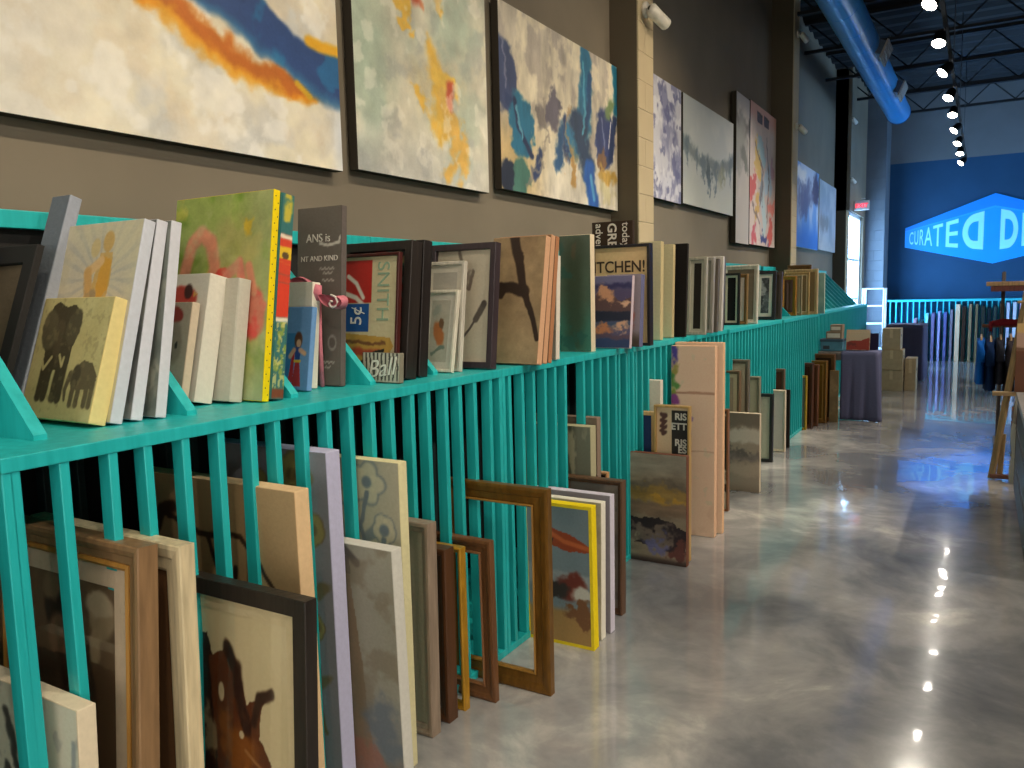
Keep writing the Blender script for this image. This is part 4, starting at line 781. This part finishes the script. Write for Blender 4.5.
framed('wide brown frame whose top shows under the table edge', -1.40, 9.42, 0, .25, .755, .05, 0, .045, (112, 72, 34), None, None, (60, 44, 30), group=GF)
canvas('low bronze coloured mirror tile leaning against the table cloth', -1.352, 9.36, 0, .09, .578, .03, 0, greypic(6, (140, 118, 78), (118, 96, 58)), (132, 104, 56), GF)

# ------------------------------------------------------------------ cloth covered tables and what stands on them
def cloth_over(name, label, x0, x1, y0, y1, zt, c, flare, xl, group=None):
    """a cloth lying on a table top and hanging to the floor in front and on the right"""
    bm = bmesh.new(); nu, nv = 34, 18
    def P3(s, d):       # s along the front then round the right side, d = drop from 0 to 1
        if s < .6: t = s / .6; x = xl + (x1 - xl) * t; y = y0; nx, ny = 0, -1
        else: t = (s - .6) / .4; x = x1; y = y0 + (y1 - y0) * t; nx, ny = 1, 0
        k = .022 * math.sin(s * 26) * d + .012 * math.sin(s * 55 + 1) * d
        fl = flare * d * (math.exp(-((s - .6) / .12) ** 2))
        return (x + nx * (k * .6 + .012 + .01 * d) + fl, y + ny * (k * .6 + .012 + .01 * d) - fl * .4, zt + .006 - (zt + .001) * d)
    rows = [[bm.verts.new(P3(i / nu, j / nv)) for i in range(nu + 1)] for j in range(nv + 1)]
    for j in range(nv):
        for i in range(nu): bm.faces.new((rows[j][i], rows[j][i + 1], rows[j + 1][i + 1], rows[j + 1][i]))
    n1 = int(nu * .6)
    c0 = bm.verts.new((xl, y1, zt + .006))
    for i in range(nu): bm.faces.new((c0, rows[0][i + 1], rows[0][i])) if i != nu else None
    bmesh.ops.recalc_face_normals(bm, faces=bm.faces)
    o = mesh_obj(name, bm, cloth(c), None, True)
    md = o.modifiers.new('thick', 'SOLIDIFY'); md.thickness = .003
    return tag(o, label, 'tablecloth', group)
def table(label, x0, x1, y0, y1, zt, c=(120, 110, 104)):
    o = thing('display_table', label, 'table', (x0, y0, 0)); W, D = x1 - x0, y1 - y0
    box('table_top', wood(c), o, 0, W, 0, D, zt - .035, zt, .004)
    for a in (.05, W - .05):
        for b in (.05, D - .05): tube('leg', M((60, 60, 64), .4, .6), o, [(a, b, zt - .034), (a, b, 0)], .02, 10)
    box('apron', wood(c), o, .03, W - .03, .03, .05, zt - .09, zt - .034, .002); box('apron', wood(c), o, .03, W - .03, D - .05, D - .03, zt - .09, zt - .034, .002)
    return o
table('display table under a purple grey cloth beside the bronze frames', -1.62, -1.0, 9.62, 10.0, .760)
cloth_over('tablecloth', 'purple grey cloth hanging to the floor over the nearer table', -1.62, -1.0, 9.62, 10.0, .760, (98, 100, 130), .06, -1.365)
table('farther display table under a dark plum cloth behind the cartons', -1.33, -.80, 14.0, 14.9, .86)
cloth_over('tablecloth', 'dark plum cloth over the farther table behind the cartons', -1.33, -.80, 14.0, 14.9, .86, (84, 78, 100), .02, -1.33)
GB = 'things on the purple grey table'
o = thing('storage_box', 'blue lidded storage box on the purple grey cloth', 'box', (-1.49, 9.74, .767), GB)
box('body', M((74, 128, 150), .6), o, -.12, .12, 0, .22, 0, .115, .004); box('lid', M((52, 74, 92), .6), o, -.126, .126, -.006, .226, .105, .135, .004); box('label_plate', M((50, 60, 70)), o, -.09, -.02, -.002, 0, .02, .06, 0)
for lb, x, w, z, h, y in (('tan carton with a white front on the blue box', -1.47, .17, .9025, .085, 9.77), ('smaller tan carton topmost on the blue box', -1.45, .13, .988, .075, 9.79)):
    o = thing('small_carton', lb, 'box', (x, y, z), GB)
    box('body', M((134, 114, 92), .8), o, -w / 2, w / 2, 0, .18, 0, h, .003); box('front_label', M((214, 206, 190), .7), o, -w / 2 + .012, w / 2 - .02, -.0015, 0, .014, h - .022)
def redfield(u, v, ar):
    p = P(u, v, ar, (196, 176, 144)); p.poly([(0, .38), (.3, .48), (.62, .46), (1., .62), (1, 0), (0, 0)], (152, 48, 32), .05); p.ell(.25, .3, .2, .08, (110, 40, 30), 0, .4, .3); return p.c
canvas('canvas with a red field under a cream sky on the table', -1.10, 9.84, .767, .25, .235, .03, 10, redfield, (170, 150, 126), GB, res=(40, 40))
canvas('small dark navy canvas behind the red field canvas', -1.02, 9.94, .767, .12, .19, .02, 8, (40, 36, 64), (50, 48, 70), GB)
GX = 'cartons stacked on the floor past the table'
TAN = (176, 158, 126)
for lb, x0, x1, y, z, h in (('bottom carton of the tall stack past the table', -1.255, -.955, 12.5, 0, .30), ('middle carton of the stack, with a dark hand hole', -1.25, -.962, 12.49, .3015, .285), ('topmost smaller carton of the stack past the table', -1.24, -1.0, 12.52, .588, .30), ('low carton behind the right side of the stack', -.94, -.80, 12.62, 0, .46)):
    o = thing('carton', lb, 'box', ((x0 + x1) / 2, y, z), GX); w = (x1 - x0) / 2
    box('body', M(TAN, .85, 0, .08), o, -w, w, 0, .36, 0, h - .004, .004)
    box('flap', M((166, 146, 112), .85, 0, .08), o, -w + .004, w - .004, .0, .176, h - .004, h - .001); box('flap', M((166, 146, 112), .85, 0, .08), o, -w + .004, w - .004, .184, .36, h - .004, h - .001)
    box('tape', M((196, 178, 140), .4), o, -.0 - .02, .02, -.0012, .0, h * .55, h - .004); box('hand_hole', M((34, 28, 24)), o, w, w + .001, .13, .23, h * .6, h * .6 + .03)

# canvases in the rack along the far wall, edges towards the camera
GR = 'art in the rack along the far wall'
strips = [(-1.50, .05, .70, (92, 86, 116), 'dusty plum canvas low in the far rack behind the cartons'), (-1.32, .05, .72, (74, 70, 100), 'dark violet canvas low in the far rack'), (-1.12, .05, .83, (176, 136, 160), 'mauve edged canvas leftmost of the tall ones in the far rack'), (-1.02, .055, .80, (34, 66, 72), 'dark green canvas right of the mauve edged one'), (-.925, .045, .93, (150, 226, 226), 'pale turquoise edged canvas in the far rack'), (-.83, .05, .94, (112, 104, 150), 'violet grey canvas right of the pale turquoise edge'), (-.74, .04, .97, (164, 160, 214), 'lavender edged canvas in the far rack'), (-.66, .05, .95, (92, 96, 156), 'slate blue canvas right of the lavender edge'), (-.57, .04, 1.0, (130, 120, 140), 'mauve grey canvas left of the wide cream one'), (-.465, .075, 1.10, (226, 192, 160), 'wide cream peach canvas edge standing tallest in the far rack'), (-.37, .055, 1.06, (60, 40, 30), 'dark brown frame right of the wide cream edge'), (-.29, .045, 1.10, (150, 124, 94), 'tan frame edge in the far rack'), (-.205, .04, 1.1, (126, 106, 78), 'olive tan frame edge in the far rack'), (-.11, .05, 1.06, (30, 44, 40), 'blackish green frame in the far rack'), (-.02, .05, 1.03, (24, 34, 40), 'black frame in the far rack'), (.06, .04, 1.06, (40, 62, 58), 'deep teal grey frame in the far rack'), (.135, .035, 1.10, (160, 130, 84), 'golden tan frame left of the white canvases'), (.225, .045, 1.12, (214, 214, 240), 'white lilac canvas left of the two brightest edges'), (.32, .05, 1.13, (226, 232, 250), 'bright white canvas edge under the sign'), (.42, .05, 1.13, (214, 200, 240), 'bright lavender white canvas edge right of the white one'), (.52, .03, 1.0, (190, 160, 110), 'small tan frame above the hanging clothes'), (.60, .03, 1.0, (206, 190, 140), 'small cream frame above the hanging clothes'), (.72, .06, .96, (96, 58, 60), 'reddish brown canvas rightmost above the clothes')]
_used = set()
for i, (x, w, h, c, lb) in enumerate(strips):
    k = round((x + 1.75 - .0605) / .105)
    while k in _used: k += 1
    _used.add(k); x = -1.75 + .105 * k + .0605 if k < 18 else .123 + .105 * (k - 18) + .0605
    w = min(w, .078)
    o = thing('edge_on_canvas', lb, 'painting', (x, 17.62, .0), GR)
    if c[0] < 130 and i % 2: ring_o = box('frame_side', wood(c), o, -w / 2, w / 2, 0, .5, .0005, h, .004)
    else: box('wrapped_canvas', cloth(c), o, -w / 2, w / 2, 0, .5, .0005, h, .004)
    box('stretcher_bar', wood((180, 150, 110)), o, -w / 2 + .006, w / 2 - .006, .5, .508, .01, h - .01)

# ------------------------------------------------------------------ wall sign, 3-D box mark with lettering
o = thing('wall_sign', 'glowing azure hexagon wall sign with pale lettering on the navy wall', 'sign', (.115, YF, 1.88))
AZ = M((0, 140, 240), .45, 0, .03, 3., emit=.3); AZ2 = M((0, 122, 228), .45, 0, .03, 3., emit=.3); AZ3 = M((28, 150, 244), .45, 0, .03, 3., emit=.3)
HX = 1.57; zt, zl, zh, zb = 1.36, .775, .385, 0.
def plate(nm, pts, m, y0, y1): return prism(nm, m, o, pts, 'y', y0, y1)
plate('left_face', [(-HX, zh), (0, zb), (0, zt), (-HX, zl)], AZ, -.03, -.002); plate('right_face', [(0, zb), (HX, zh), (HX, zl), (0, zt)], AZ, -.03, -.002)
for s in (-1, 1):
    plate('upper_band', [(s * HX, zl), (0, zt), (0, zt - .235), (s * HX, zl - .06)] if s < 0 else [(0, zt), (HX, zl), (HX, zl - .06), (0, zt - .235)], AZ2, -.036, -.0295)
    plate('inner_line', [(s * HX, zl - .062), (0, zt - .24), (0, zt - .275), (s * HX, zl - .075)], AZ3, -.034, -.0295)
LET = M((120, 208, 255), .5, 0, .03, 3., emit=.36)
def sign_letter(ch, x0, x1, mirror=False):
    t = text_obj('letter', ch, LET, o, 0, 0, 0, 1, 0, .02, bold=.045 if ch == 'D' else .008); me = t.data
    xs = [v.co.x for v in me.vertices]; zs = [v.co.z for v in me.vertices]
    for v in me.vertices:
        u = (v.co.x - min(xs)) / (max(xs) - min(xs)); w = (v.co.z - min(zs)) / (max(zs) - min(zs))
        if mirror: u = 1 - u
        x = x0 + (x1 - x0) * u; a = 1 - abs(x) / HX
        v.co = (x, -.034 + .008 * (v.co.y), .455 + (.255 - .455) * a + w * (.20 + .62 * a))
    if mirror: me.flip_normals()
for ch, a, b in (('C', -1.49, -1.415), ('U', -1.395, -1.325), ('R', -1.30, -1.225), ('A', -1.215, -1.07), ('T', -1.06, -.885), ('E', -.83, -.61)): sign_letter(ch, a, b)
sign_letter('D', -.54, -.174, True); sign_letter('D', .105, .40); sign_letter('E', .463, .70)

# ------------------------------------------------------------------ last bay: exit sign, white metal rack
o = thing('exit_sign', 'small red exit sign above the tall window', 'sign', (XB + .005, 16.15, 2.88))
box('housing', M((225, 225, 225)), o, 0, .25, -.03, .03, 0, .17, .005); RED = M((255, 40, 60), .4, 0, .02, 2., emit=2.5)
text_obj('lettering', 'EXIT', RED, o, .125, -.0315, .045, .105, 0, .001, 'CENTER'); box('arm', M((200, 200, 200)), o, .12, .18, -.012, .012, .2, .215)
o = thing('metal_rack', 'white metal rack standing in the far left corner by the window', 'rack', (-1.80, 16.5, 0)); WM = M((226, 232, 240), .4)
for x in (-.18, .18):
    for y in (0, .36): tube('post', WM, o, [(x, y, 0), (x, y, 1.45)], .018, 8)
for z in (.30, .78, 1.115, 1.44): box('shelf', WM, o, -.18, .18, 0, .36, z - .012, z + .012, .003)

# ------------------------------------------------------------------ small cameras on the pilasters
def cctv(label, x, y, z, s=1.):
    o = thing('security_camera', label, 'security camera', (x, y, z), 'white cameras on the pilasters'); W = M((216, 210, 198), .4); 
    tube('base', W, o, [(0, 0, 0), (.02 * s, 0, 0)], .042 * s, 16); tube('arm', W, o, [(.015 * s, 0, 0), (.05 * s, -.005, -.005), (.07 * s, -.01, -.03 * s)], .012 * s, 8)
    bm = bmesh.new(); add_tube(bm, [(.05 * s, -.06 * s, -.015 * s), (.06 * s, -.05 * s, -.02 * s), (.08 * s, .02 * s, -.05 * s), (.10 * s, .075 * s, -.075 * s), (.102 * s, .08 * s, -.077 * s)], [.022 * s, .034 * s, .034 * s, .034 * s, .026 * s], 16)
    bd = mesh_obj('body', bm, W, o, True); tube('lens', M((24, 24, 26), .1), o, [(.1015 * s, .079 * s, -.0765 * s), (.104 * s, .0835 * s, -.0785 * s)], .02 * s, 14)
    tube('dome', M((90, 84, 76), .2), o, [(.062 * s, -.052 * s, -.02 * s), (.058 * s, -.07 * s, -.016 * s)], [.018 * s, .012 * s], 14)
cctv('white bullet camera high on the block pilaster by the three near canvases', -2.181, 5.68, 3.50, 1.3)
cctv('small white camera highest on the second pilaster', -2.131, 10.8, 4.63)
cctv('small white camera lower on the second pilaster', -2.131, 10.8, 3.52)
cctv('small white camera lower on the third pilaster', -2.181, 15.72, 3.42)
cctv('small white camera highest on the third pilaster', -2.181, 15.72, 4.46)

# ------------------------------------------------------------------ round duct with registers
o = thing('air_duct', 'long round blue metal duct under the ceiling by the left wall', 'duct', (-1.40, 0, 4.40)); DU = M((60, 165, 240), .28, .25, .06, 3.)
bm = bmesh.new(); add_tube(bm, [(0, YB + .5, -.02), (0, 15.7, .06)], .19, 40); mesh_obj('pipe', bm, DU, o, True)
bm = bmesh.new()
for k in range(26): y = YB + 1 + k * .72; z = -.02 + .08 * (y - YB) / 19.2; add_tube(bm, [(0, y, z), (0, y + .03, z)], .194, 32, False)
mesh_obj('seams', bm, DU, o, True)
tube('end_cap', M((40, 96, 170), .4, .5), o, [(0, 15.69, .06), (0, 15.72, .06)], .196, 40)
bm = bmesh.new()
for y in (2., 6., 10., 14.): add_box(bm, -.012, .012, y - .01, y + .01, .2, .9)
mesh_obj('hanger_straps', bm, M((60, 64, 70), .5, .5), o)
for y in (11.2, 13.5):
    z = .04; mt = Matrix.Translation((0, y, z)) @ Matrix.Rotation(R(24), 4, 'Y')
    bm = bmesh.new(); add_box(bm, .15, .26, -.22, .22, -.06, .10, mt); bmesh.ops.recalc_face_normals(bm, faces=bm.faces); mesh_obj('collar', bm, M((70, 84, 104), .5, .3), o)
    bm = bmesh.new(); add_box(bm, .255, .275, -.25, .25, -.10, .12, mt)
    for k in range(6): add_box(bm, .275, .282, -.22, .22, -.085 + k * .034, -.07 + k * .034, mt)
    bmesh.ops.recalc_face_normals(bm, faces=bm.faces); mesh_obj('register', bm, M((150, 145, 138), .5), o)

# ------------------------------------------------------------------ track lights
BLK = M((18, 18, 20), .4, .3); BULB = M((255, 246, 232), .3, 0, .01, 2., emit=BULBE)
def track(label, x, y0, y1):
    o = thing('light_track', label, 'light track', (x, y0, 3.86)); box('rail', M((14, 14, 15), .9), o, -.018, .018, 0, y1 - y0, 0, .03, .002); n = int((y1 - y0) / 2.6)
    for i in range(n + 1): tube('hanger', M((70, 76, 84), .4, .5), o, [(0, .2 + i * 2.6, .03), (0, .2 + i * 2.6, ZC - 3.9)], .006, 6)
track('black ceiling light track running the length of the aisle', -.40, -2.5, 17.9)
track('added second light track for fill, unseen over the right side of the shop', 2.6, -2.5, 17.9)  # unseen track, added to carry the fill spotlights
def spot(label, x, y, aim, power, col, size=82, group='spotlights on the aisle track'):
    o = thing('track_spotlight', label, 'spotlight', (x, y, 3.86), group)
    d = (Vector(aim) - Vector((x, y, 3.75))).normalized(); q = d.to_track_quat('-Z', 'Y'); hx = Vector((-.05, 0, -.10))
    h = tube('lamp_head', BLK, o, [(0, 0, .09), (0, 0, .06), (0, 0, -.045), (0, 0, -.05)], [.026, .052, .064, .064], 18, False); h.location = hx; h.rotation_mode = 'QUATERNION'; h.rotation_quaternion = q
    bm = bmesh.new(); bmesh.ops.create_circle(bm, cap_ends=True, radius=.058, segments=20); b = mesh_obj('bulb', bm, BULB, o); b.location = hx + q @ Vector((0, 0, -.046)); b.rotation_mode = 'QUATERNION'; b.rotation_quaternion = q
    bm = bmesh.new(); add_tube(bm, [(0, 0, 0), (0, 0, -.05), (-.05, 0, -.05)], .008, 6); mesh_obj('bracket', bm, BLK, o)
    l = bpy.data.lights.new('spot', 'SPOT'); l.energy = power; l.color = col; l.spot_size = R(size); l.spot_blend = .7; l.shadow_soft_size = .05
    lo = bpy.data.objects.new('spot_beam', l); COL.objects.link(lo); lo.parent = o; lo.location = hx + q @ Vector((0, 0, -.06)); lo.rotation_mode = 'QUATERNION'; lo.rotation_quaternion = q
WARM = (1., .83, .60); NEUT = (1., .90, .76)
ys = [7.52, 8.73, 9.97, 11.3, 12.44, 13.73, 14.99, 16.13, 17.45]
names = ['nearest', 'second', 'third', 'fourth', 'fifth', 'sixth', 'seventh', 'eighth', 'farthest']
for i, y in enumerate(ys):
    spot('black track spotlight, %s in the lit row over the aisle' % names[i], -.40, y, [(-1.7, y - 1.6, .9), (-.9, y - 2.0, 0), (-2.2, y - 1.2, 1.6)][i % 3], SPF * (1. if y < 13 else .55), NEUT)
for i, y in enumerate([-1.2, .1, 1.3, 2.55, 3.8, 5.05, 6.28]):
    aim = [(-2.4, y + .15, 2.35), (-1.9, y + .2, .8), (-2.4, y + .1, 2.2)][i % 3] if i != 6 else (-2.2, 6.4, 2.0)
    spot('black track spotlight above the near end of the aisle, out of view', -.40, y, aim, SPN, WARM, 96, 'spotlights above the near end of the aisle')
for i, y in enumerate([-1, .8, 2.6, 4.4, 6.2, 8.2, 10.4]):
    spot('added fill spotlight on the second track, out of view', 2.6, y, (-1.5, y + .4, .45), SPR, NEUT, 58, 'added fill spotlights on the second track')  # lamps added out of view to brighten rack fronts and canvas edges

# ------------------------------------------------------------------ right hand side: easel, clothes rail, cart
EW = wood((176, 146, 102)); o = thing('wooden_easel', 'pale wooden easel holding a brown painting at the right edge', 'easel', (.42, 7.05, 0))
def bar(nm, p0, p1, w, t=.02):
    p0, p1 = Vector(p0), Vector(p1); d = (p1 - p0); bm = bmesh.new(); add_box(bm, -w / 2, w / 2, -t / 2, t / 2, 0, d.length); bevel_all(bm, .002, 1)
    x = mesh_obj(nm, bm, EW, o); x.rotation_mode = 'QUATERNION'; x.rotation_quaternion = d.to_track_quat('Z', 'Y'); x.location = p0; return x
for s in (-1, 1): bar('front_leg', (s * .325, 0, 0.005), (s * .10, .24, 1.75), .045, .025); bar('inner_leg', (s * .27, .02, .005), (s * .255, .05, .35), .035)
bar('rear_leg', (0, .75, 0.005), (0, .22, 1.68), .04); bar('ledge', (-.34, .05, .66), (.34, .05, .66), .06, .03); bar('crossbar', (-.2, .20, 1.35), (.2, .20, 1.35), .05, .02)
b = bar('foot_bar', (-.335, -.01, .03), (.335, -.01, .03), .045, .03); b.data.materials.clear(); b.data.materials.append(wood((110, 66, 44)))
def brownart(u, v, ar):
    p = P(u, v, ar, (92, 48, 22)); p.mottle((112, 62, 28), 3, .5, .2, .8, 4); p.put(sm(v, .58, .64), (196, 158, 136)); p.band(.60, .64, (120, 84, 60), .01, .03); p.put(sm(v, .84, .88), (214, 176, 112)); p.ell(.4, .72, .2, .05, (170, 120, 100), 0, .4, .3); return p.c
canvas('brown painting with a pinkish top resting on the wooden easel', .71, 7.068, .676, .49, .52, .025, 8.5, brownart, (120, 80, 50), None, res=(50, 60))
o = thing('clothes_rail', 'two tier wooden clothes rail at the right side of the aisle', 'clothes rail', (.45, 8.75, 0)); RW = wood((196, 156, 110))
for x in (-.36, .40): tube('post', M((96, 88, 84), .4, .5), o, [(x + .06, 0, 0), (x + .06, 0, 1.60)], .016, 10); box('foot', M((80, 74, 70), .5), o, x + .03, x + .09, -.25, .25, 0, .02, .003)
box('top_board', RW, o, -.44, .52, -.13, .13, 1.47, 1.51, .006); box('under_board', wood((140, 62, 48)), o, -.40, .50, -.09, .09, 1.42, 1.47, .004); tube('rail', M((120, 70, 50), .4), o, [(-.46, 0, 1.10), (.46, 0, 1.10)], .016, 10)
def garment(label, x, c, top=1.0, h=.47, th=.075, wd=.42):
    o = thing('hanging_shirt', label, 'shirt', (x, 8.75, top - h), 'shirts on the clothes rail'); bm = bmesh.new(); rows = []; n = 22; m = 9
    for j in range(m + 1):
        z = h * j / m; sh = 1 if j < m - 2 else (.92, .7, .30)[j - m + 2]; row = []
        for i in range(n):
            a = 2 * math.pi * i / n; f = 1 + .16 * math.sin(5 * a + j * .25) * (1 - j / m)
            row.append(bm.verts.new((th * .5 * math.cos(a) * f * (1.15 - .25 * j / m), wd * .5 * math.sin(a) * sh * (1.02 - .04 * j / m), z)))
        rows.append(row)
    for a, b in zip(rows, rows[1:]):
        for i in range(n): bm.faces.new((a[i], a[(i + 1) % n], b[(i + 1) % n], b[i]))
    bm.faces.new(rows[-1]); bmesh.ops.recalc_face_normals(bm, faces=bm.faces); mesh_obj('body', bm, cloth(c), o, True)
    for s in (-1, 1): bm = bmesh.new(); add_tube(bm, [(0, s * wd * .36, h * .93), (0, s * wd * .52, h * .72), (.0, s * wd * .54, h * .5)], [th * .42, th * .5, th * .46], 10); mesh_obj('sleeve', bm, cloth(c), o, True)
    tube('collar', cloth(tuple(x * .8 for x in c)), o, [(0, -.05, h), (0, 0, h + .015), (0, .05, h)], .012, 8)
    hg = tube('hanger', RW, o, [(0, -wd * .4, h - .03), (0, 0, h + .03), (0, wd * .4, h - .03)], .010, 8); tube('hook', M((150, 150, 154), .3, .8), hg, [(0, 0, h + .03), (0, 0, 1.085 - top + h), (0, 0, 1.12 - top + h), (.0, .016, 1.118 - top + h)], .003, 6)
garment('bright blue shirt at the left end of the clothes rail', -.01, (10, 96, 190), .985, .42); garment('dark navy shirt second on the clothes rail', .068, (16, 44, 86), .975, .47, .085); garment('charcoal shirt third on the clothes rail', .145, (44, 46, 58), .99, .42); garment('dark grey shirt fourth on the clothes rail', .225, (58, 52, 60), .99, .5)
garment('dark red shirt at the right of the clothes rail', .31, (120, 34, 40), 1.0, .4)
o = thing('scarf', 'dark red scarf laid along the clothes rail above the shirts', 'scarf', (.25, 8.75, 1.10))
bm = bmesh.new(); add_tube(bm, [(-.2, -.02, .02), (-.1, -.02, .035), (0, -.02, .03), (.1, -.02, .036), (.2, -.02, .025)], [.02, .034, .03, .036, .02], 12); mesh_obj('roll', bm, cloth((128, 34, 42)), o, True)
bm = bmesh.new(); add_tube(bm, [(-.19, -.035, .015), (-.19, -.05, -.02), (-.188, -.05, -.05)], [.02, .014, .012], 8); mesh_obj('fringe', bm, cloth((110, 28, 36)), o, True)
o = thing('display_cart', 'dark grey display cart with a pale rim at the bottom right edge', 'cart', (.52, 5.5, 0)); DK = M((58, 56, 54), .5, .1, .15); RM = M((170, 168, 164), .35, .5)
box('cabinet', DK, o, -.30, .32, -.85, .85, .10, .72, .006); bm = bmesh.new()
for d in ((-.31, .33, -.86, -.82, .72, .76), (-.31, .33, .82, .86, .72, .76), (-.31, -.27, -.82, .82, .72, .76), (.29, .33, -.82, .82, .72, .76)): add_box(bm, *d)
bmesh.ops.recalc_face_normals(bm, faces=bm.faces); mesh_obj('rim', bm, RM, o)
for x in (-.24, .26):
    for y in (-.75, .75): tube('wheel', M((26, 26, 28), .6), o, [(x - .015, y, .05), (x + .015, y, .05)], .05, 18); box('fork', DK, o, x - .02, x + .02, y - .012, y + .012, .05, .105)
for z in (.30, .52): box('shelf_lip', M((44, 42, 40)), o, -.306, -.30, -.80, .80, z, z + .02)
o = thing('tote_bag', 'pale cloth bag hanging on the side of the dark cart', 'bag', (.218, 6.45, .12)); bm = bmesh.new(); n = 10; rows = []
for j in range(n + 1):
    z = .42 * j / n; rows.append([bm.verts.new((-.022 * (1 + .3 * math.sin(j)) * math.sin(math.pi * i / 8) - .0, -.10 + .2 * i / 8 * (1 - .2 * j / n), z)) for i in range(9)])
for a, b in zip(rows, rows[1:]):
    for i in range(8): bm.faces.new((a[i], a[i + 1], b[i + 1], b[i]))
bmesh.ops.recalc_face_normals(bm, faces=bm.faces); mesh_obj('bag_body', bm, cloth((196, 190, 178)), o, True)
tube('handle', cloth((180, 174, 160)), o, [(-.008, -.06, .41), (-.002, -.04, .60), (-.002, .02, .60), (-.008, .05, .41)], .008, 8)
o = thing('crate', 'brown wooden crate on the floor beyond the dark cart', 'crate', (.46, 8.24, 0)); CW = wood((112, 66, 40))
box('base', CW, o, -.2, .25, -.2, .2, 0, .02)
for s in (-1, 1):
    for k in range(3): box('slat', CW, o, -.2, .25, s * .2 - .01, s * .2 + .01, .03 + k * .13, .13 + k * .13, .003); box('end_slat', CW, o, .025 + s * .225 - .01, .025 + s * .225 + .01, -.188, .188, .03 + k * .13, .13 + k * .13, .003)
    for t in (-1, 1): box('corner_post', CW, o, .025 + s * .2 - .02, .025 + s * .2 + .02, t * .17 - .02, t * .17 + .02, .0, .42)
tag_folded = thing('folded_clothes', 'stack of folded dark clothes in the wooden crate', 'clothes', (.48, 8.24, .0215))
for k, c in enumerate(((50, 40, 44), (84, 40, 36), (40, 38, 50), (70, 52, 44), (110, 60, 44))): box('folded_layer', cloth(c), tag_folded, -.16, .16, -.14, .14, k * .075 + .001, k * .075 + .072, .02)

# ------------------------------------------------------------------ light and picture settings
w = bpy.data.worlds.new('world'); SC.world = w; w.use_nodes = True
w.node_tree.nodes['Background'].inputs[0].default_value = (.55, .75, 1, 1); w.node_tree.nodes['Background'].inputs[1].default_value = .3
SC.view_settings.view_transform = 'Standard'; SC.view_settings.look = 'None'; SC.view_settings.gamma = 1; SC.view_settings.use_curve_mapping = False
SC.view_settings.exposure = EXPO
SC.cycles.max_bounces = 8; SC.cycles.diffuse_bounces = 5; SC.cycles.glossy_bounces = 4; SC.cycles.use_denoising = True; SC.cycles.sample_clamp_indirect = 6
